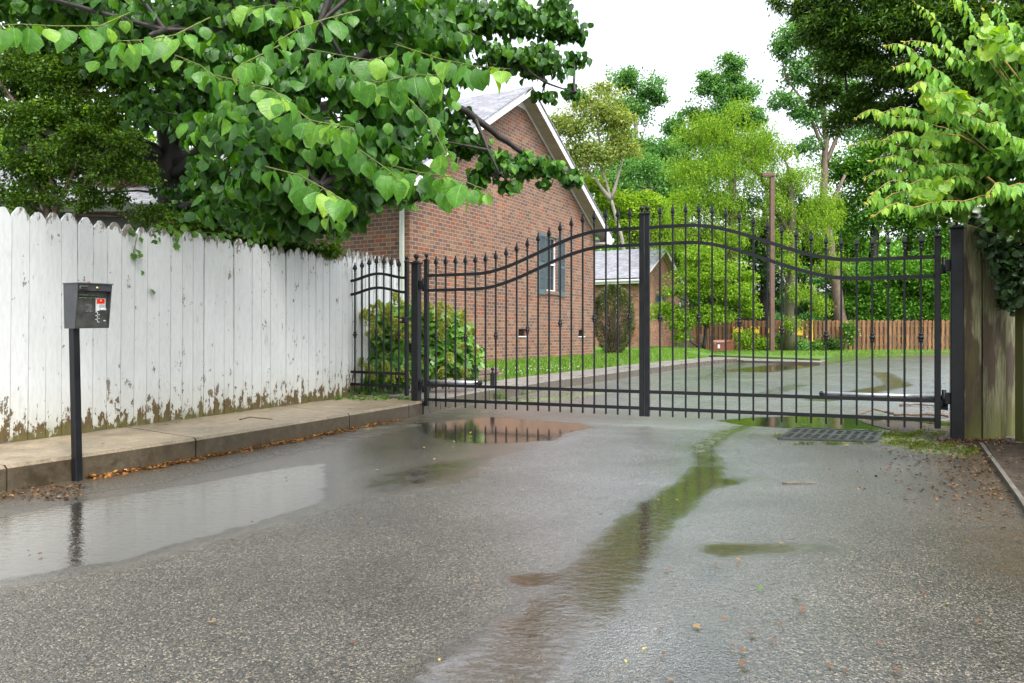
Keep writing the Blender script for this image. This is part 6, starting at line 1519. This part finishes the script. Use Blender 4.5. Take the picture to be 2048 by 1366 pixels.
# weeds at the kerb
for i,(a,b,s_,lab) in enumerate(((1040,790,.13,'bright weed in the kerb joint left of the middle'),(1072,781,.10,'small weed at the far kerb between two bars'),(1125,772,.12,'leafy weed standing at the kerb behind the left leaf'),(990,798,.13,'low weed at the foot of the stop post'),(1005,797,.10,'trailing weed right of the stop post'),(1174,763,.08,'tiny yellow weed on the kerb face'),(1218,757,.09,'small weed where the kerb passes the juniper'),(1480,726,.10,'weed at the far end of the kerb'))):
    p=G(a,b); th=thing('weed',lab,'weed',p,0,'weeds along the far kerb'); n=26
    q=np.array(p)+rng.normal(size=(n,3))*np.array([s_*.55,s_*.3,0])+np.column_stack([np.zeros((n,2)),rng.random(n)*s_*.8]); v=rng.normal(size=(n,3)); v[:,2]=.2; k_=rng.normal(size=(n,3))*.4; k_[:,2]+=1
    leaves('foliage',LEAF_O,q,v,k_,s_*.42,M['vine'],th)
    mb=MB(); [mb.tube([p,Vector(tuple(q[j]))],.002,4,False) for j in range(6)]; mb.build('stem',M['twig'],th)
wp=[]; 
for k in range(160): q=G(random.uniform(640,830),random.uniform(793,801),.17); wp.append(q)
n=len(wp); wp=np.array(wp); tag(leaves('ground_weeds',LEAF_O,wp,np.column_stack([rng.normal(size=(n,2)),.4+rng.random(n)]),np.column_stack([rng.normal(size=(n,2))*.5,np.ones(n)]),.045,M['vine']),kind='stuff')
# fallen branches behind the right leaf
def branch(name,label,pts,r):
    pts=[Vector(p) for p in pts]; f=[]
    for i in range(len(pts)-1):
        for k in range(5): f.append(pts[i].lerp(pts[i+1],k/5)+Vector((random.uniform(-1,1),random.uniform(-1,1),random.uniform(-.5,.5)))*r*.5)
    f.append(pts[-1]); m=MB(); m.tube(f,[r*(1-.5*i/len(f))*random.uniform(.85,1.15) for i in range(len(f))],8); return tag(m.build(name,M['bark_brown']),label,'branch',"fallen branches on the drive")
branch('fallen_branch','long bent fallen branch lying behind the right gate leaf',[G(1898,830,.03),G(1850,828,.03),G(1790,828,.03),G(1770,823,.05),G(1748,818,.08),G(1712,831,.01)],.022)
branch('fallen_branch','shorter mossy fallen branch lying beyond the long bent one',[G(1800,810,.02),G(1830,808,.03),G(1890,813,.02)],.016)
branch('fallen_twig','thin brown twig lying on the wet drive below the drain grate',[G(1565,966,.01),G(1600,965,.01),G(1633,966,.01)],.007)
branch('fallen_twig','small dark twig on the pavement below the white fence',[G(480,839,.175),G(500,834,.178),G(545,838,.175)],.006)
# individual fallen leaves
lm1=leaves('fallen_leaf',LEAF_H,[(0,0,0)],[(1,0,.05)],[(0,.1,1)],1.,M['fallen'],None,np.array([.3])); m1=lm1.data; bpy.data.objects.remove(lm1)
lm2=leaves('fallen_leaf',LEAF_O,[(0,0,0)],[(1,0,.1)],[(0,-.2,1)],1.,M['fallen'],None,np.array([.8])); m2=lm2.data; bpy.data.objects.remove(lm2)
lm3=leaves('fallen_leaf',LEAF_L,[(0,0,0)],[(1,0,.05)],[(0,.1,1)],1.,M['fallen_y'],None,np.array([.4])); m3=lm3.data; bpy.data.objects.remove(lm3)
lm4=leaves('fallen_leaf',LEAF_R,[(0,0,0)],[(1,0,.05)],[(.2,.1,1)],1.,M['fallen_g'],None,np.array([.5])); m4=lm4.data; bpy.data.objects.remove(lm4)
kinds={'o':(m1,'small orange brown fallen leaf lying on the wet asphalt'),'p':(m2,'curled pale tan fallen leaf lying on the wet asphalt'),'y':(m3,'slim yellow fallen leaf lying on the ground'),'g':(m4,'bright green fallen leaf lying on the ground')}
spots=[('p',757,942,.07),('o',575,958,.05),('o',1199,1027,.05),('p',720,1042,.05),('p',1050,965,.04),('y',940,869,.11),('y',945,876,.10),('o',855,963,.05),('y',905,897,.08),('y',908,884,.06),('p',849,898,.06),('p',867,920,.06),('o',992,969,.06),('p',1043,983,.05),('g',1050,992,.05),('g',972,900,.06),('o',1062,880,.07),('p',1465,900,.06),('o',1478,905,.06),('y',1517,963,.04),('y',1520,980,.05),('p',1585,975,.06),('p',1390,1255,.08),('o',1444,1247,.06),('p',1475,1125,.07),('o',1340,1145,.06),('o',1480,1133,.05),('o',1497,1275,.06),('o',1538,1285,.06),('o',1485,1305,.06),('o',1460,1297,.07),('o',1480,1338,.06),('o',1565,1253,.05),('o',1600,1228,.06),('y',1795,1132,.04),('y',1858,1132,.04),('g',1931,1084,.04),('o',1938,987,.05),('o',1900,1015,.05),('o',1855,1017,.06),('o',1845,1185,.05),('y',1900,1175,.04),('y',1898,1213,.04),('o',1838,1192,.05),('o',1660,1340,.05),('o',1695,1348,.05),('o',1800,1350,.05),('p',1340,1365,.05),('y',1285,1305,.05),('y',1250,1325,.05),('o',1320,1313,.05),('o',1325,1265,.05),('o',1605,1220,.05),('g',1590,1195,.06),('g',1525,1184,.07),('o',500,1047,.05),('o',75,1113,.05),('o',60,1105,.04),('y',780,1080,.04),('o',1430,1135,.05),('p',1355,1003,.05),('y',1320,1003,.04),('g',1612,850,.14),('g',1758,828,.14),('y',1700,893,.13),('o',1712,861,.08),('y',1945,907,.08),('o',1790,905,.06),('o',1840,892,.08),('p',1880,900,.07),('y',1820,915,.06),('o',1870,925,.07),('y',1990,890,.08),('o',1760,1295,.05),('o',1950,1250,.05),('y',1640,1110,.04),('o',1700,1180,.04),('p',1560,1090,.05),('o',830,1015,.04),('y',640,1130,.04),('o',960,1180,.05),('p',420,1250,.06),('o',700,1290,.06),('y',880,1330,.05),('o',210,890,.06),('y',740,812,.08)]
for i,(k_,a,b,s_) in enumerate(spots):
    z=.17 if (b<895 and a<760) else 0
    o=bpy.data.objects.new('fallen_leaf',kinds[k_][0]); COL.objects.link(o); q=G(a,b,z); o.location=(q.x,q.y,z+.008+.02*s_*5*random.random()); o.rotation_euler=(R(random.uniform(-12,12)),R(random.uniform(-14,4)),random.uniform(0,6.28)); s_*=random.uniform(.30,.50); o.scale=(s_,s_,s_*.45)
    tag(o,kinds[k_][1],'leaf','fallen leaves: '+kinds[k_][1].split(' fallen')[0])
